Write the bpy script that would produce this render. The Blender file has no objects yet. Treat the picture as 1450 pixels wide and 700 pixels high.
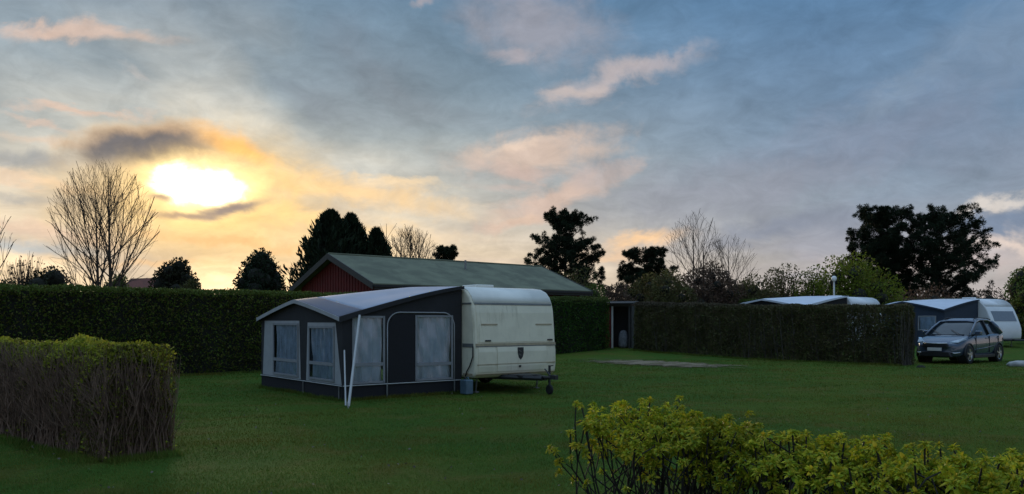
import bpy, math, random
import numpy as np
from mathutils import Vector, Matrix

R = math.radians
scene = bpy.context.scene
COL = scene.collection
rng = np.random.default_rng(7)
random.seed(7)

# ------------------------------------------------------------------ camera
CAMZ = 1.65
F = 1138.0          # focal length in pixels of the 1450 wide photograph
HOR = 455.0         # horizon row
cam_d = bpy.data.cameras.new('camera')
cam_d.sensor_fit = 'HORIZONTAL'
cam_d.sensor_width = 36.0
cam_d.lens = 36.0 * F / 1450.0
cam_d.shift_y = (HOR - 350.0) / 1450.0
cam_d.clip_start = 0.05
cam_d.clip_end = 3000.0
cam = bpy.data.objects.new('camera', cam_d)
COL.objects.link(cam)
cam.location = (0, 0, CAMZ)
cam.rotation_euler = (R(90), 0, 0)
scene.camera = cam


def gx(px, Y):
    return (px - 725.0) / F * Y


def gzv(py, Y):
    return CAMZ + (HOR - py) / F * Y


# ------------------------------------------------------------------ world
SUN_AZ = math.degrees(math.atan((288 - 725) / F))      # degrees right of +Y
SUN_EL = math.degrees(math.atan((HOR - 262) / F * math.cos(R(SUN_AZ))))
sun_dir = Vector((math.sin(R(SUN_AZ)) * math.cos(R(SUN_EL)), math.cos(R(SUN_AZ)) * math.cos(R(SUN_EL)), math.sin(R(SUN_EL))))

world = bpy.data.worlds.new('World')
scene.world = world
world.use_nodes = True
wt = world.node_tree
wt.nodes.clear()


class NT:
    """tiny node-graph writer"""
    def __init__(self, tree):
        self.t = tree

    def n(self, typ, **kw):
        nd = self.t.nodes.new(typ)
        for k, v in kw.items():
            setattr(nd, k, v)
        return nd

    def put(self, sock, v):
        if v is None:
            return
        if hasattr(v, 'links'):
            self.t.links.new(v, sock)
        else:
            sock.default_value = v

    def m(self, op, a, b=None, c=None, clamp=False):
        nd = self.n('ShaderNodeMath', operation=op, use_clamp=clamp)
        self.put(nd.inputs[0], a); self.put(nd.inputs[1], b); self.put(nd.inputs[2], c)
        return nd.outputs[0]

    def vm(self, op, a, b=None, out=0):
        nd = self.n('ShaderNodeVectorMath', operation=op)
        self.put(nd.inputs[0], a); self.put(nd.inputs[1], b)
        return nd.outputs[out]

    def sstep(self, x, lo, hi, a=0.0, b=1.0):
        nd = self.n('ShaderNodeMapRange', interpolation_type='SMOOTHSTEP')
        self.put(nd.inputs['Value'], x)
        nd.inputs['From Min'].default_value = lo; nd.inputs['From Max'].default_value = hi
        nd.inputs['To Min'].default_value = a; nd.inputs['To Max'].default_value = b
        return nd.outputs[0]

    def lin(self, x, lo, hi, a=0.0, b=1.0):
        nd = self.n('ShaderNodeMapRange', interpolation_type='LINEAR')
        self.put(nd.inputs['Value'], x)
        nd.inputs['From Min'].default_value = lo; nd.inputs['From Max'].default_value = hi
        nd.inputs['To Min'].default_value = a; nd.inputs['To Max'].default_value = b
        return nd.outputs[0]

    def ramp(self, x, stops, interp='LINEAR'):
        nd = self.n('ShaderNodeValToRGB')
        cr = nd.color_ramp
        cr.interpolation = interp
        while len(cr.elements) > 1:
            cr.elements.remove(cr.elements[-1])
        cr.elements[0].position = stops[0][0]; cr.elements[0].color = (*stops[0][1], 1)
        for p, c in stops[1:]:
            e = cr.elements.new(p); e.color = (*c, 1)
        self.put(nd.inputs[0], x)
        return nd.outputs[0]

    def mix(self, f, a, b, typ='MIX'):
        nd = self.n('ShaderNodeMix', data_type='RGBA', blend_type=typ)
        nd.clamp_factor = True
        self.put(nd.inputs['Factor'], f)
        self.put(nd.inputs[6], a if hasattr(a, 'links') else (*a, 1))
        self.put(nd.inputs[7], b if hasattr(b, 'links') else (*b, 1))
        return nd.outputs[2]

    def noise(self, vec, scale, detail=4.0, rough=0.55, dist=0.0, out=0):
        nd = self.n('ShaderNodeTexNoise')
        self.put(nd.inputs['Vector'], vec)
        nd.inputs['Scale'].default_value = scale
        nd.inputs['Detail'].default_value = detail
        nd.inputs['Roughness'].default_value = rough
        nd.inputs['Distortion'].default_value = dist
        return nd.outputs[out]

    def comb(self, x, y, z):
        nd = self.n('ShaderNodeCombineXYZ')
        self.put(nd.inputs[0], x); self.put(nd.inputs[1], y); self.put(nd.inputs[2], z)
        return nd.outputs[0]


def build_world():
    N = NT(wt)
    K = 7.9                                   # cloud colours are radiances; the background runs at 0.1
    co = N.n('ShaderNodeTexCoord').outputs['Generated']
    d = N.vm('NORMALIZE', co)
    sp = N.n('ShaderNodeSeparateXYZ'); N.put(sp.inputs[0], d)
    x, y, z = sp.outputs
    az = N.m('MULTIPLY', N.m('ARCTAN2', x, y), 180 / math.pi)
    el = N.m('MULTIPLY', N.m('ARCSINE', z), 180 / math.pi)
    dot = N.vm('DOT_PRODUCT', d, tuple(sun_dir), out=1)
    sa = N.m('MULTIPLY', N.m('ARCCOSINE', N.m('MINIMUM', dot, 0.999999)), 180 / math.pi)
    # a cloud layer seen in perspective
    zz = N.m('ADD', N.m('MAXIMUM', z, 0.0), 0.16)
    cl = N.comb(N.m('DIVIDE', x, zz), N.m('DIVIDE', y, zz), 0.0)
    n_big = N.noise(cl, 0.9, 5, 0.5, 0.6)
    n_mid = N.noise(N.vm('ADD', cl, (7.3, 2.1, 4.0)), 2.6, 7, 0.58, 0.5)
    n_fine = N.noise(d, 34.0, 6, 0.6, 0.3)
    # clear sky between the clouds
    sky = N.n('ShaderNodeTexSky')
    sky.sky_type = 'NISHITA'
    sky.sun_disc = False
    sky.sun_elevation = R(SUN_EL)
    sky.sun_rotation = R(SUN_AZ)
    sky.air_density = 1.0
    sky.dust_density = 2.0
    sky.ozone_density = 2.0
    # thin high overcast, lit by the low sun
    e01 = N.lin(el, 0.0, 40.0)
    def st(l):
        return [(e / 40.0, tuple(c)) for e, c in l]
    near = N.ramp(e01, st([(0, (.82, .66, .46)), (4, (.76, .60, .42)), (8, (.50, .48, .43)), (12, (.29, .345, .37)), (16, (.175, .255, .32)), (22, (.105, .20, .30)), (40, (.19, .27, .37))]))
    far = N.ramp(e01, st([(0, (.52, .45, .42)), (4, (.40, .39, .41)), (8, (.25, .31, .39)), (13, (.155, .235, .345)), (22, (.09, .205, .37)), (40, (.19, .28, .40))]))
    base = N.mix(N.sstep(sa, 12, 46), near, far)
    # overcast rises towards the zenith, boosted out of view to add ground light
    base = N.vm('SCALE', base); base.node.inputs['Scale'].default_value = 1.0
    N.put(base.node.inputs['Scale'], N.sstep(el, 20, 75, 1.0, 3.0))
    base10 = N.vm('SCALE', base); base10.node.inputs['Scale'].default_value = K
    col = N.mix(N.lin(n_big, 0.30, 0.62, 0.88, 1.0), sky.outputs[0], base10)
    # broad light and dark drifts
    drift = N.lin(n_mid, 0.25, 0.75, 0.85, 1.16)
    sc = N.vm('SCALE', col); N.put(sc.node.inputs['Scale'], drift); col = sc
    n_wisp = N.noise(N.vm('MULTIPLY', d, (1.0, 1.0, 2.6)), 9.0, 9, .62, .8)
    sc = N.vm('SCALE', col); N.put(sc.node.inputs['Scale'], N.lin(n_wisp, .3, .7, .93, 1.07)); col = sc
    mauve = N.sstep(n_big, 0.50, 0.70, 0.0, 0.34)
    mv = N.mix(N.sstep(sa, 10, 40), (3.6, 3.0, 2.7), (2.35, 2.45, 3.05))
    col = N.mix(mauve, col, mv)

    # warped angular coordinates for the single clouds that can be told apart
    wn = N.noise(N.vm('MULTIPLY', d, (1.0, 1.0, 1.8)), 11.0, 7, 0.6, 0.4, out=1)
    wc = N.n('ShaderNodeSeparateXYZ'); N.put(wc.inputs[0], wn)
    azw = N.m('ADD', az, N.m('MULTIPLY', N.m('SUBTRACT', wc.outputs[0], 0.5), 6.5))
    elw = N.m('ADD', el, N.m('MULTIPLY', N.m('SUBTRACT', wc.outputs[1], 0.5), 3.6))

    azs = N.m('ADD', az, N.m('MULTIPLY', N.m('SUBTRACT', wc.outputs[0], 0.5), 2.6))
    els = N.m('ADD', el, N.m('MULTIPLY', N.m('SUBTRACT', wc.outputs[1], 0.5), 1.6))

    def blob(px, py, rx, ry, rot, colour, amt=1.0, soft=0.25, grain=0.5, warp=1):
        nonlocal col
        a0 = math.degrees(math.atan((px - 725) / F))
        e0 = math.degrees(math.atan((HOR - py) / F * math.cos(R(a0))))
        k = math.degrees(1 / F)
        A, E = (azw, elw) if warp == 1 else (azs, els)
        da = N.m('SUBTRACT', A, a0); de = N.m('SUBTRACT', E, e0)
        c, s = math.cos(R(rot)), math.sin(R(rot))
        u = N.m('MULTIPLY', N.m('ADD', N.m('MULTIPLY', da, c), N.m('MULTIPLY', de, s)), 1 / (rx * k))
        v = N.m('MULTIPLY', N.m('SUBTRACT', N.m('MULTIPLY', de, c), N.m('MULTIPLY', da, s)), 1 / (ry * k))
        r = N.m('SQRT', N.m('ADD', N.m('MULTIPLY', u, u), N.m('MULTIPLY', v, v)))
        if grain:
            r = N.m('ADD', r, N.m('MULTIPLY', N.m('SUBTRACT', n_fine, 0.5), grain))
        f = N.m('MULTIPLY', N.sstep(r, 1.0 + soft, max(0.0, 1.0 - 3 * soft), 0.0, 1.0), amt)
        col = N.mix(f, col, tuple(q * K for q in colour))

    # --- far right
    blob(1250, 190, 200, 58, 20, (.215, .26, .35), .7, .3, .9)
    blob(1270, 135, 90, 14, 24, (.24, .32, .42), .5, .33, 1.0)
    blob(1440, 50, 120, 50, 14, (.20, .28, .39), .6, .3, .9)
    blob(1110, 215, 150, 30, 10, (.24, .29, .38), .5, .3, .9)
    blob(1030, 280, 220, 56, 6, (.30, .31, .36), .68, .33, .9)
    blob(1110, 325, 120, 20, 8, (.235, .265, .335), .7, .3, .9)
    blob(1395, 298, 70, 10, 14, (.78, .70, .62), .75, .3, .9)
    blob(1415, 318, 80, 12, 10, (.19, .245, .34), .9, .25, .7)
    blob(1440, 345, 80, 14, 0, (.86, .70, .60), .8, .3, .9)
    blob(1330, 372, 160, 16, 0, (.66, .52, .48), .5, .33, .9)
    # --- middle
    blob(760, 38, 128, 52, -14, (.36, .345, .385), .7, .28, .9)
    blob(735, 78, 50, 14, 0, (.46, .41, .43), .65, .3, 1.0)
    blob(880, 112, 120, 20, 13, (.50, .44, .44), .85, .3, .9)
    blob(815, 130, 55, 9, 8, (.56, .48, .45), .7, .3, .9)
    blob(940, 92, 50, 8, 24, (.40, .38, .42), .6, .3, .9)
    blob(760, 212, 122, 35, 6, (.66, .51, .42), .92, .25, .9)
    blob(740, 198, 60, 9, 10, (.80, .62, .49), .7, .3, 1.0)
    blob(735, 240, 60, 14, -4, (.62, .47, .41), .7, .28, .9)
    blob(720, 264, 46, 9, 0, (.58, .47, .42), .6, .3, .9)
    blob(790, 280, 115, 22, 22, (.66, .49, .40), .85, .28, .9)
    blob(745, 316, 60, 12, 10, (.72, .51, .39), .75, .28, .9)
    blob(850, 250, 50, 20, 14, (.45, .40, .40), .5, .3, 1.0)
    blob(915, 338, 66, 13, 8, (.98, .64, .36), .95, .3, .9)
    blob(860, 364, 70, 10, 6, (.88, .60, .38), .7, .3, .9)
    blob(620, 300, 120, 14, -4, (.80, .64, .46), .5, .33, .9)
    blob(560, 330, 140, 12, -4, (.90, .68, .44), .5, .33, .9)
    blob(590, 3, 26, 8, 10, (.40, .36, .38), .7, .3, .9)
    # --- left
    blob(115, 46, 115, 13, 4, (.64, .49, .41), .85, .28, .9)
    blob(70, 40, 50, 9, 0, (.74, .55, .45), .6, .3, 1.0)
    blob(185, 112, 26, 7, -20, (.52, .50, .48), .65, .3, .9)
    blob(110, 152, 74, 7, 2, (.74, .54, .42), .8, .3, .9)
    blob(50, 170, 40, 5, -16, (.70, .54, .44), .75, .3, .9)
    blob(60, 200, 95, 9, 0, (.72, .57, .44), .75, .3, .9)
    blob(60, 232, 90, 14, 2, (.31, .35, .39), .8, .3, .9)
    blob(70, 262, 120, 9, -6, (.84, .63, .46), .8, .3, .9)
    blob(50, 285, 80, 10, 0, (.33, .37, .40), .6, .3, .9)
    blob(80, 330, 110, 11, -4, (.80, .58, .44), .75, .3, .9)
    blob(40, 352, 90, 11, 0, (.40, .49, .55), .65, .3, .9)
    # --- round the sun
    blob(330, 325, 260, 74, -8, (1.0, .68, .31), .82, .33, .3, 2)
    blob(490, 272, 170, 22, -9, (1.0, .69, .36), .88, .3, .8)
    blob(560, 262, 90, 8, -6, (1.0, .74, .44), .7, .3, .9)
    blob(420, 312, 150, 12, -6, (1.1, .74, .34), .8, .3, .9)
    blob(290, 268, 165, 86, 0, (1.12, .74, .28), .92, .33, .35, 2)
    blob(330, 345, 130, 8, -4, (1.05, .58, .25), .7, .3, .9)
    blob(240, 372, 110, 6, 3, (1.0, .62, .30), .6, .3, .9)
    blob(380, 380, 130, 8, 4, (.98, .62, .33), .6, .3, .9)
    blob(222, 198, 106, 24, 7, (1.0, .60, .27), .9, .28, .6, 2)
    blob(330, 206, 62, 17, -26, (1.15, .62, .19), .97, .28, .6, 2)
    blob(206, 209, 94, 29, 9, (.165, .16, .17), .97, .20, .6, 2)
    blob(262, 214, 48, 16, -6, (.21, .18, .17), .92, .28, .6, 2)
    blob(312, 222, 40, 8, -12, (.60, .38, .20), .75, .3, .6, 2)
    blob(292, 264, 100, 52, 0, (1.35, .92, .36), .96, .33, .5, 2)
    blob(288, 263, 74, 40, 2, (1.9, 1.45, .72), .97, .33, .6, 2)
    blob(266, 259, 39, 22, 8, (6.5, 5.7, 3.9), 1.0, .33, .9, 2)
    blob(304, 264, 36, 22, -8, (6.5, 5.7, 3.9), 1.0, .33, .9, 2)
    blob(262, 303, 60, 6, 3, (.52, .36, .24), .9, .3, .6, 2)
    blob(228, 278, 24, 6, 4, (.56, .38, .24), .9, .3, .6, 2)
    blob(330, 296, 56, 10, 12, (.36, .28, .24), .97, .28, .6, 2)
    # fine wisps over everything
    tex = N.lin(N.noise(N.vm('MULTIPLY', d, (1.0, 1.0, 1.9)), 22.0, 8, .66, .6), .32, .68, .90, 1.10)
    sc = N.vm('SCALE', col); N.put(sc.node.inputs['Scale'], tex); col = sc
    # light below the horizon stays dull
    col = N.mix(N.sstep(el, -0.5, -3.0), col, (.8, .8, .6))
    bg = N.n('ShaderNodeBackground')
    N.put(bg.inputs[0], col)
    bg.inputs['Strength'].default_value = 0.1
    out = N.n('ShaderNodeOutputWorld')
    wt.links.new(bg.outputs[0], out.inputs[0])


build_world()
world.cycles.sampling_method = 'MANUAL'
world.cycles.sample_map_resolution = 1024

sun_d = bpy.data.lights.new('sun', 'SUN')
sun_d.energy = 1.5
sun_d.angle = R(12)
sun_d.color = (1.0, .78, .52)
sun_o = bpy.data.objects.new('sun', sun_d)
COL.objects.link(sun_o)
sun_o.rotation_euler = (-sun_dir).to_track_quat('-Z', 'Y').to_euler()

scene.view_settings.view_transform = 'Standard'
scene.view_settings.look = 'None'
scene.view_settings.exposure = 0.42
scene.view_settings.gamma = 1.0
scene.render.engine = 'CYCLES'
scene.render.filter_size = 1.8
scene.cycles.use_denoising = True
scene.cycles.max_bounces = 8
scene.cycles.transparent_max_bounces = 12

# ------------------------------------------------------------------ helpers
def tag(o, label=None, cat=None, group=None, kind=None):
    if label: o['label'] = label
    if cat: o['category'] = cat
    if group: o['group'] = group
    if kind: o['kind'] = kind
    return o


def empty(name, loc, rz=0.0, label=None, cat=None, group=None):
    o = bpy.data.objects.new(name, None)
    COL.objects.link(o)
    o.empty_display_size = 0.2
    o.location = loc
    o.rotation_euler = (0, 0, rz)
    return tag(o, label, cat, group)


class MB:
    def __init__(self):
        self.v = []
        self.f = []

    def add(self, vs, fs):
        b = len(self.v)
        self.v += [tuple(p) for p in vs]
        self.f += [tuple(i + b for i in f) for f in fs]
        return self

    def box(self, c, s, rz=0.0, rx=0.0, ry=0.0):
        hx, hy, hz = s[0] / 2, s[1] / 2, s[2] / 2
        M = Matrix.Rotation(rz, 3, 'Z') @ Matrix.Rotation(ry, 3, 'Y') @ Matrix.Rotation(rx, 3, 'X')
        c = Vector(c)
        vs = [c + M @ Vector((sx * hx, sy * hy, sz * hz)) for sz in (-1, 1) for sy in (-1, 1) for sx in (-1, 1)]
        return self.add(vs, [(0, 2, 3, 1), (4, 5, 7, 6), (0, 1, 5, 4), (2, 6, 7, 3), (0, 4, 6, 2), (1, 3, 7, 5)])

    def tube(self, pts, rad, n=6, cap=True):
        pts = [Vector(p) for p in pts]
        if not hasattr(rad, '__len__'):
            rad = [rad] * len(pts)
        b = len(self.v)
        t0 = (pts[1] - pts[0]).normalized()
        up = Vector((0, 0, 1)) if abs(t0.z) < 0.9 else Vector((1, 0, 0))
        ux = t0.cross(up).normalized()
        for i, p in enumerate(pts):
            a = pts[max(i - 1, 0)]; c = pts[min(i + 1, len(pts) - 1)]
            t = (c - a).normalized()
            ux = (ux - t * ux.dot(t)).normalized()
            uy = t.cross(ux)
            for k in range(n):
                an = 2 * math.pi * k / n
                self.v.append(tuple(p + (ux * math.cos(an) + uy * math.sin(an)) * rad[i]))
        for i in range(len(pts) - 1):
            for k in range(n):
                k2 = (k + 1) % n
                self.f.append((b + i * n + k, b + i * n + k2, b + (i + 1) * n + k2, b + (i + 1) * n + k))
        if cap and n > 2:
            self.f.append(tuple(b + k for k in reversed(range(n))))
            e = b + (len(pts) - 1) * n
            self.f.append(tuple(e + k for k in range(n)))
        return self

    def prism(self, poly, axis, lo, hi):
        """poly: 2D points; axis 'x','y','z' = extrusion axis"""
        def mk(p, h):
            if axis == 'x': return (h, p[0], p[1])
            if axis == 'y': return (p[0], h, p[1])
            return (p[0], p[1], h)
        n = len(poly)
        vs = [mk(p, lo) for p in poly] + [mk(p, hi) for p in poly]
        fs = [tuple(range(n)), tuple(range(2 * n - 1, n - 1, -1))]
        for i in range(n):
            j = (i + 1) % n
            fs.append((i, i + n, j + n, j))
        return self.add(vs, fs)

    def lathe(self, prof, n=24, axis='z', c=(0, 0, 0)):
        vs = []; fs = []
        for r, h in prof:
            for k in range(n):
                a = 2 * math.pi * k / n
                p = (r * math.cos(a), r * math.sin(a), h)
                if axis == 'y': p = (p[0], p[2], p[1])
                if axis == 'x': p = (p[2], p[0], p[1])
                vs.append((p[0] + c[0], p[1] + c[1], p[2] + c[2]))
        m = len(prof)
        for i in range(m - 1):
            for k in range(n):
                k2 = (k + 1) % n
                fs.append((i * n + k, i * n + k2, (i + 1) * n + k2, (i + 1) * n + k))
        return self.add(vs, fs)

    def build(self, name, mat, parent=None, smooth=False, bevel=0.0, subsurf=0, solid=0.0, kind=None, fixn=True):
        me = bpy.data.meshes.new(name)
        me.from_pydata(self.v, [], self.f)
        if fixn and len(self.f) < 60000:
            import bmesh
            bm = bmesh.new(); bm.from_mesh(me)
            bmesh.ops.recalc_face_normals(bm, faces=bm.faces)
            bm.to_mesh(me); bm.free()
        me.materials.append(mat)
        if smooth:
            me.polygons.foreach_set('use_smooth', [True] * len(me.polygons))
        o = bpy.data.objects.new(name, me)
        COL.objects.link(o)
        if parent: o.parent = parent
        if solid:
            md = o.modifiers.new('solid', 'SOLIDIFY'); md.thickness = solid; md.offset = 0
        if bevel:
            md = o.modifiers.new('bevel', 'BEVEL'); md.width = bevel; md.segments = 3; md.limit_method = 'ANGLE'; md.angle_limit = R(40)
            me.polygons.foreach_set('use_smooth', [True] * len(me.polygons))
            md.harden_normals = True
        if subsurf:
            md = o.modifiers.new('sub', 'SUBSURF'); md.levels = subsurf; md.render_levels = subsurf
        if kind: o['kind'] = kind
        return o


def np_obj(name, v, f, mat, parent=None, kind=None, smooth=False):
    me = bpy.data.meshes.new(name)
    nv, nf, k = len(v), len(f), f.shape[1]
    me.vertices.add(nv)
    me.vertices.foreach_set('co', np.ascontiguousarray(v, dtype=np.float32).ravel())
    me.loops.add(nf * k)
    me.loops.foreach_set('vertex_index', np.ascontiguousarray(f, dtype=np.int32).ravel())
    me.polygons.add(nf)
    me.polygons.foreach_set('loop_start', np.arange(0, nf * k, k, dtype=np.int32))
    if smooth:
        me.polygons.foreach_set('use_smooth', np.ones(nf, dtype=bool))
    me.update(calc_edges=True)
    me.validate()
    me.materials.append(mat)
    o = bpy.data.objects.new(name, me)
    COL.objects.link(o)
    if parent: o.parent = parent
    if kind: o['kind'] = kind
    return o


def unit(a):
    return a / (np.linalg.norm(a, axis=-1, keepdims=True) + 1e-9)


def leaf_quads(c, d, length, width, bend=0.25):
    """diamond leaves: centre c, long axis d; returns verts, faces(4)"""
    n = len(c)
    d = unit(d)
    side = unit(np.cross(d, unit(rng.normal(size=(n, 3)))))
    nor = np.cross(d, side)
    L = (length * rng.uniform(.6, 1.3, n))[:, None]
    W = (width * rng.uniform(.6, 1.3, n))[:, None]
    b = nor * L * bend * rng.uniform(-1, 1, (n, 1))
    v = np.stack([c - d * L / 2, c + side * W / 2 + b, c + d * L / 2, c - side * W / 2 + b], 1).reshape(-1, 3)
    f = np.arange(n * 4).reshape(-1, 4)
    return v, f


def blades(c, d, length, width):
    n = len(c)
    d = unit(d)
    side = unit(np.cross(d, unit(rng.normal(size=(n, 3)))))
    L = (length * rng.uniform(.6, 1.3, n))[:, None]
    W = (width * rng.uniform(.7, 1.3, n))[:, None]
    v = np.stack([c - side * W / 2, c + side * W / 2, c + d * L], 1).reshape(-1, 3)
    return v, np.arange(n * 3).reshape(-1, 3)


def smoothstep(a, b, x):
    t = np.clip((x - a) / (b - a), 0, 1)
    return t * t * (3 - 2 * t)


def vnoise(p, scale, seed=0):
    """cheap smooth pseudo-noise from sines, -1..1"""
    r = np.random.default_rng(seed)
    s = np.zeros(len(p))
    for k in range(5):
        w = r.normal(size=3) * scale * (1 + .6 * k)
        s += np.sin(p @ w + r.uniform(0, 6.28)) / (1 + .5 * k)
    return s / 2.6


def gz(X, Y):
    return 0.42 * smoothstep(33, 48, np.asarray(Y, dtype=float)) + 0.0 * np.asarray(X, dtype=float)


# ------------------------------------------------------------------ materials
def mat_new(name):
    m = bpy.data.materials.new(name)
    m.use_nodes = True
    t = m.node_tree
    t.nodes.clear()
    N = NT(t)
    out = N.n('ShaderNodeOutputMaterial')
    return m, N, out


def principled(N, out, col, rough=.6, metal=0.0, bump=None, spec=.5, coat=0.0):
    b = N.n('ShaderNodeBsdfPrincipled')
    N.put(b.inputs['Base Color'], col if hasattr(col, 'links') else (*col, 1))
    N.put(b.inputs['Roughness'], rough)
    b.inputs['Metallic'].default_value = metal
    b.inputs['Specular IOR Level'].default_value = spec
    b.inputs['Coat Weight'].default_value = coat
    if bump is not None:
        N.put(b.inputs['Normal'], bump)
    N.t.links.new(b.outputs[0], out.inputs[0])
    return b


def bumpn(N, h, strength=.3, dist=.02):
    b = N.n('ShaderNodeBump')
    b.inputs['Strength'].default_value = strength
    b.inputs['Distance'].default_value = dist
    N.put(b.inputs['Height'], h)
    return b.outputs[0]


def plain(name, c, rough=.6, metal=0.0, var=.18, scale=6.0, bump=0.0, spec=.5, coat=0.0):
    m, N, out = mat_new(name)
    co = N.n('ShaderNodeTexCoord').outputs['Object']
    n1 = N.noise(co, scale, 6, .6, .3)
    c2 = tuple(q * (1 - var) for q in c)
    col = N.mix(N.sstep(n1, .35, .65), c2, c)
    rr = N.lin(n1, .3, .7, max(.02, rough - .08), min(1, rough + .08))
    principled(N, out, col, rr, metal, bumpn(N, n1, bump, .02) if bump else None, spec, coat)
    return m


def leafmat(name, cols, trans=.35, rough=.55, zcol=None, patch=None):
    """cols: list of linear colours picked per leaf; zcol = (z0, z1, colour) tint with height"""
    m, N, out = mat_new(name)
    g = N.n('ShaderNodeNewGeometry')
    r = g.outputs['Random Per Island']
    k = len(cols)
    col = N.ramp(r, [(i / max(1, k - 1), c) for i, c in enumerate(cols)])
    pos = g.outputs['Position']
    n1 = N.noise(pos, 1.3, 3, .5)
    sc = N.vm('SCALE', col); N.put(sc.node.inputs['Scale'], N.lin(n1, .3, .7, .7, 1.3))
    col = sc
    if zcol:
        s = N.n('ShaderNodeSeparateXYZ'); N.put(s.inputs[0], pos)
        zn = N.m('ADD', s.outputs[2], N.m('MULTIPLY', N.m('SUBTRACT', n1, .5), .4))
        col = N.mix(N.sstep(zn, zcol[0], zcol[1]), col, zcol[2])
    if patch:
        n5 = N.noise(pos, .55, 5, .6, .5)
        col = N.mix(N.sstep(n5, .44, .66, 0, .9), col, patch)
    a = N.n('ShaderNodeBsdfPrincipled')
    N.put(a.inputs['Base Color'], col)
    a.inputs['Roughness'].default_value = rough
    a.inputs['Specular IOR Level'].default_value = .12
    b = N.n('ShaderNodeBsdfTranslucent')
    N.put(b.inputs[0], col)
    mx = N.n('ShaderNodeMixShader')
    mx.inputs[0].default_value = trans
    N.t.links.new(a.outputs[0], mx.inputs[1]); N.t.links.new(b.outputs[0], mx.inputs[2])
    N.t.links.new(mx.outputs[0], out.inputs[0])
    return m


M = {}
M['bark_dark'] = plain('bark_dark', (.035, .026, .022), .9, var=.4, scale=14, bump=.5)
M['bark_brown'] = plain('bark_brown', (.075, .05, .038), .9, var=.4, scale=14, bump=.4)
M['bark_grey'] = plain('bark_grey', (.10, .085, .07), .9, var=.4, scale=14, bump=.4)
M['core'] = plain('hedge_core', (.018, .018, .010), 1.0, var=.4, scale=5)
M['needle'] = leafmat('needle', [(.012, .022, .012), (.02, .034, .016), (.03, .04, .022)], .10, .7)
M['needle_brown'] = leafmat('needle_brown', [(.022, .024, .012), (.04, .034, .02), (.03, .042, .018)], .15, .7)
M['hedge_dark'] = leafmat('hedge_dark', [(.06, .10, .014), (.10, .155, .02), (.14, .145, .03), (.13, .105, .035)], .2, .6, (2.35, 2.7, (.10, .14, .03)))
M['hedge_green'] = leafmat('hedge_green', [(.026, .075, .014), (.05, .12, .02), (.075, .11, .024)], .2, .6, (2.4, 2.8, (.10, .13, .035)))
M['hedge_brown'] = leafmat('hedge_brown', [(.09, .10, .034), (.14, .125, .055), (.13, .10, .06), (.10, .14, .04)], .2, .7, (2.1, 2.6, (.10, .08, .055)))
M['bud_yellow'] = leafmat('bud_yellow', [(.18, .22, .02), (.30, .32, .03), (.38, .35, .045), (.14, .19, .03)], .35, .5)
M['bud_olive'] = leafmat('bud_olive', [(.08, .08, .02), (.13, .12, .03), (.10, .07, .03)], .3, .6)
M['leaf_fresh'] = leafmat('leaf_fresh', [(.16, .24, .014), (.30, .37, .022), (.50, .48, .03), (.46, .36, .03), (.34, .36, .025), (.13, .21, .018)], .35, .45)
M['leaf_spring'] = leafmat('leaf_spring', [(.09, .13, .012), (.15, .19, .02), (.11, .12, .02)], .35, .55)
M['leaf_dull'] = leafmat('leaf_dull', [(.08, .088, .028), (.115, .11, .038), (.09, .075, .04)], .25, .65)
M['leaf_rust'] = leafmat('leaf_rust', [(.11, .07, .05), (.15, .09, .06), (.10, .08, .055)], .25, .65)
M['twig_brown'] = plain('twig_brown', (.23, .14, .095), .85, var=.45, scale=9)
M['twig_pale'] = plain('twig_pale', (.20, .17, .145), .85, var=.4, scale=9)
M['twig_dark'] = plain('twig_dark', (.03, .024, .02), .85, var=.4, scale=9)

M['cream'] = plain('cream_panel', (.76, .73, .60), .42, var=.10, scale=2.5)
def streaked(name, c, rough):
    m, N, out = mat_new(name)
    co = N.n('ShaderNodeTexCoord').outputs['Object']
    n1 = N.noise(co, 2.5, 6, .6, .3)
    n2 = N.noise(N.vm('MULTIPLY', co, (14, 14, .9)), 1.0, 5, .6, .2)
    n3 = N.noise(co, 1.1, 5, .6, .4)
    col = N.mix(N.sstep(n1, .35, .65), tuple(q * .9 for q in c), c)
    g = N.m('MULTIPLY', N.sstep(n2, .48, .72), N.sstep(n3, .40, .62))
    col = N.mix(N.m('MULTIPLY', g, .45), col, (c[0] * .42, c[1] * .40, c[2] * .32))
    principled(N, out, col, N.lin(n1, .3, .7, rough - .06, rough + .12))
    return m


M['cream'] = streaked('cream_panel_streaked', (.84, .775, .60), .45)
M['nose_glass'] = plain('nose_glass', (.20, .23, .27), .12, var=.1)
M['cream_light'] = plain('cream_roof', (.80, .79, .72), .38, var=.10, scale=2.0)
M['white_gloss'] = plain('white_caravan', (.78, .79, .80), .35, var=.08, scale=2.0)
M['trim_grey'] = plain('trim_grey', (.16, .165, .16), .5, var=.2)
M['trim_dark'] = plain('trim_dark', (.03, .03, .032), .5, var=.2)
M['trim_tan'] = plain('trim_tan', (.42, .34, .22), .55, var=.2)
M['rubber'] = plain('rubber', (.015, .015, .016), .8, var=.3)
M['steel'] = plain('galvanised', (.28, .29, .30), .45, .7, var=.2, scale=12)
M['alloy'] = plain('alloy', (.5, .51, .52), .3, .9, var=.1)
M['canvas_dark'] = plain('canvas_dark', (.030, .029, .033), .9, var=.35, scale=2.2, bump=.9)
M['canvas_black'] = plain('canvas_black', (.016, .015, .019), .9, var=.3, scale=3, bump=.9)
M['canvas_grey'] = plain('canvas_grey', (.37, .375, .39), .8, var=.12, scale=4, bump=.15)
M['canvas_roof'] = plain('canvas_roof', (.34, .37, .45), .55, var=.12, scale=1.6, bump=.1)
M['canvas_band'] = plain('canvas_band', (.12, .12, .155), .65, var=.2, scale=3, bump=.1)
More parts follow.
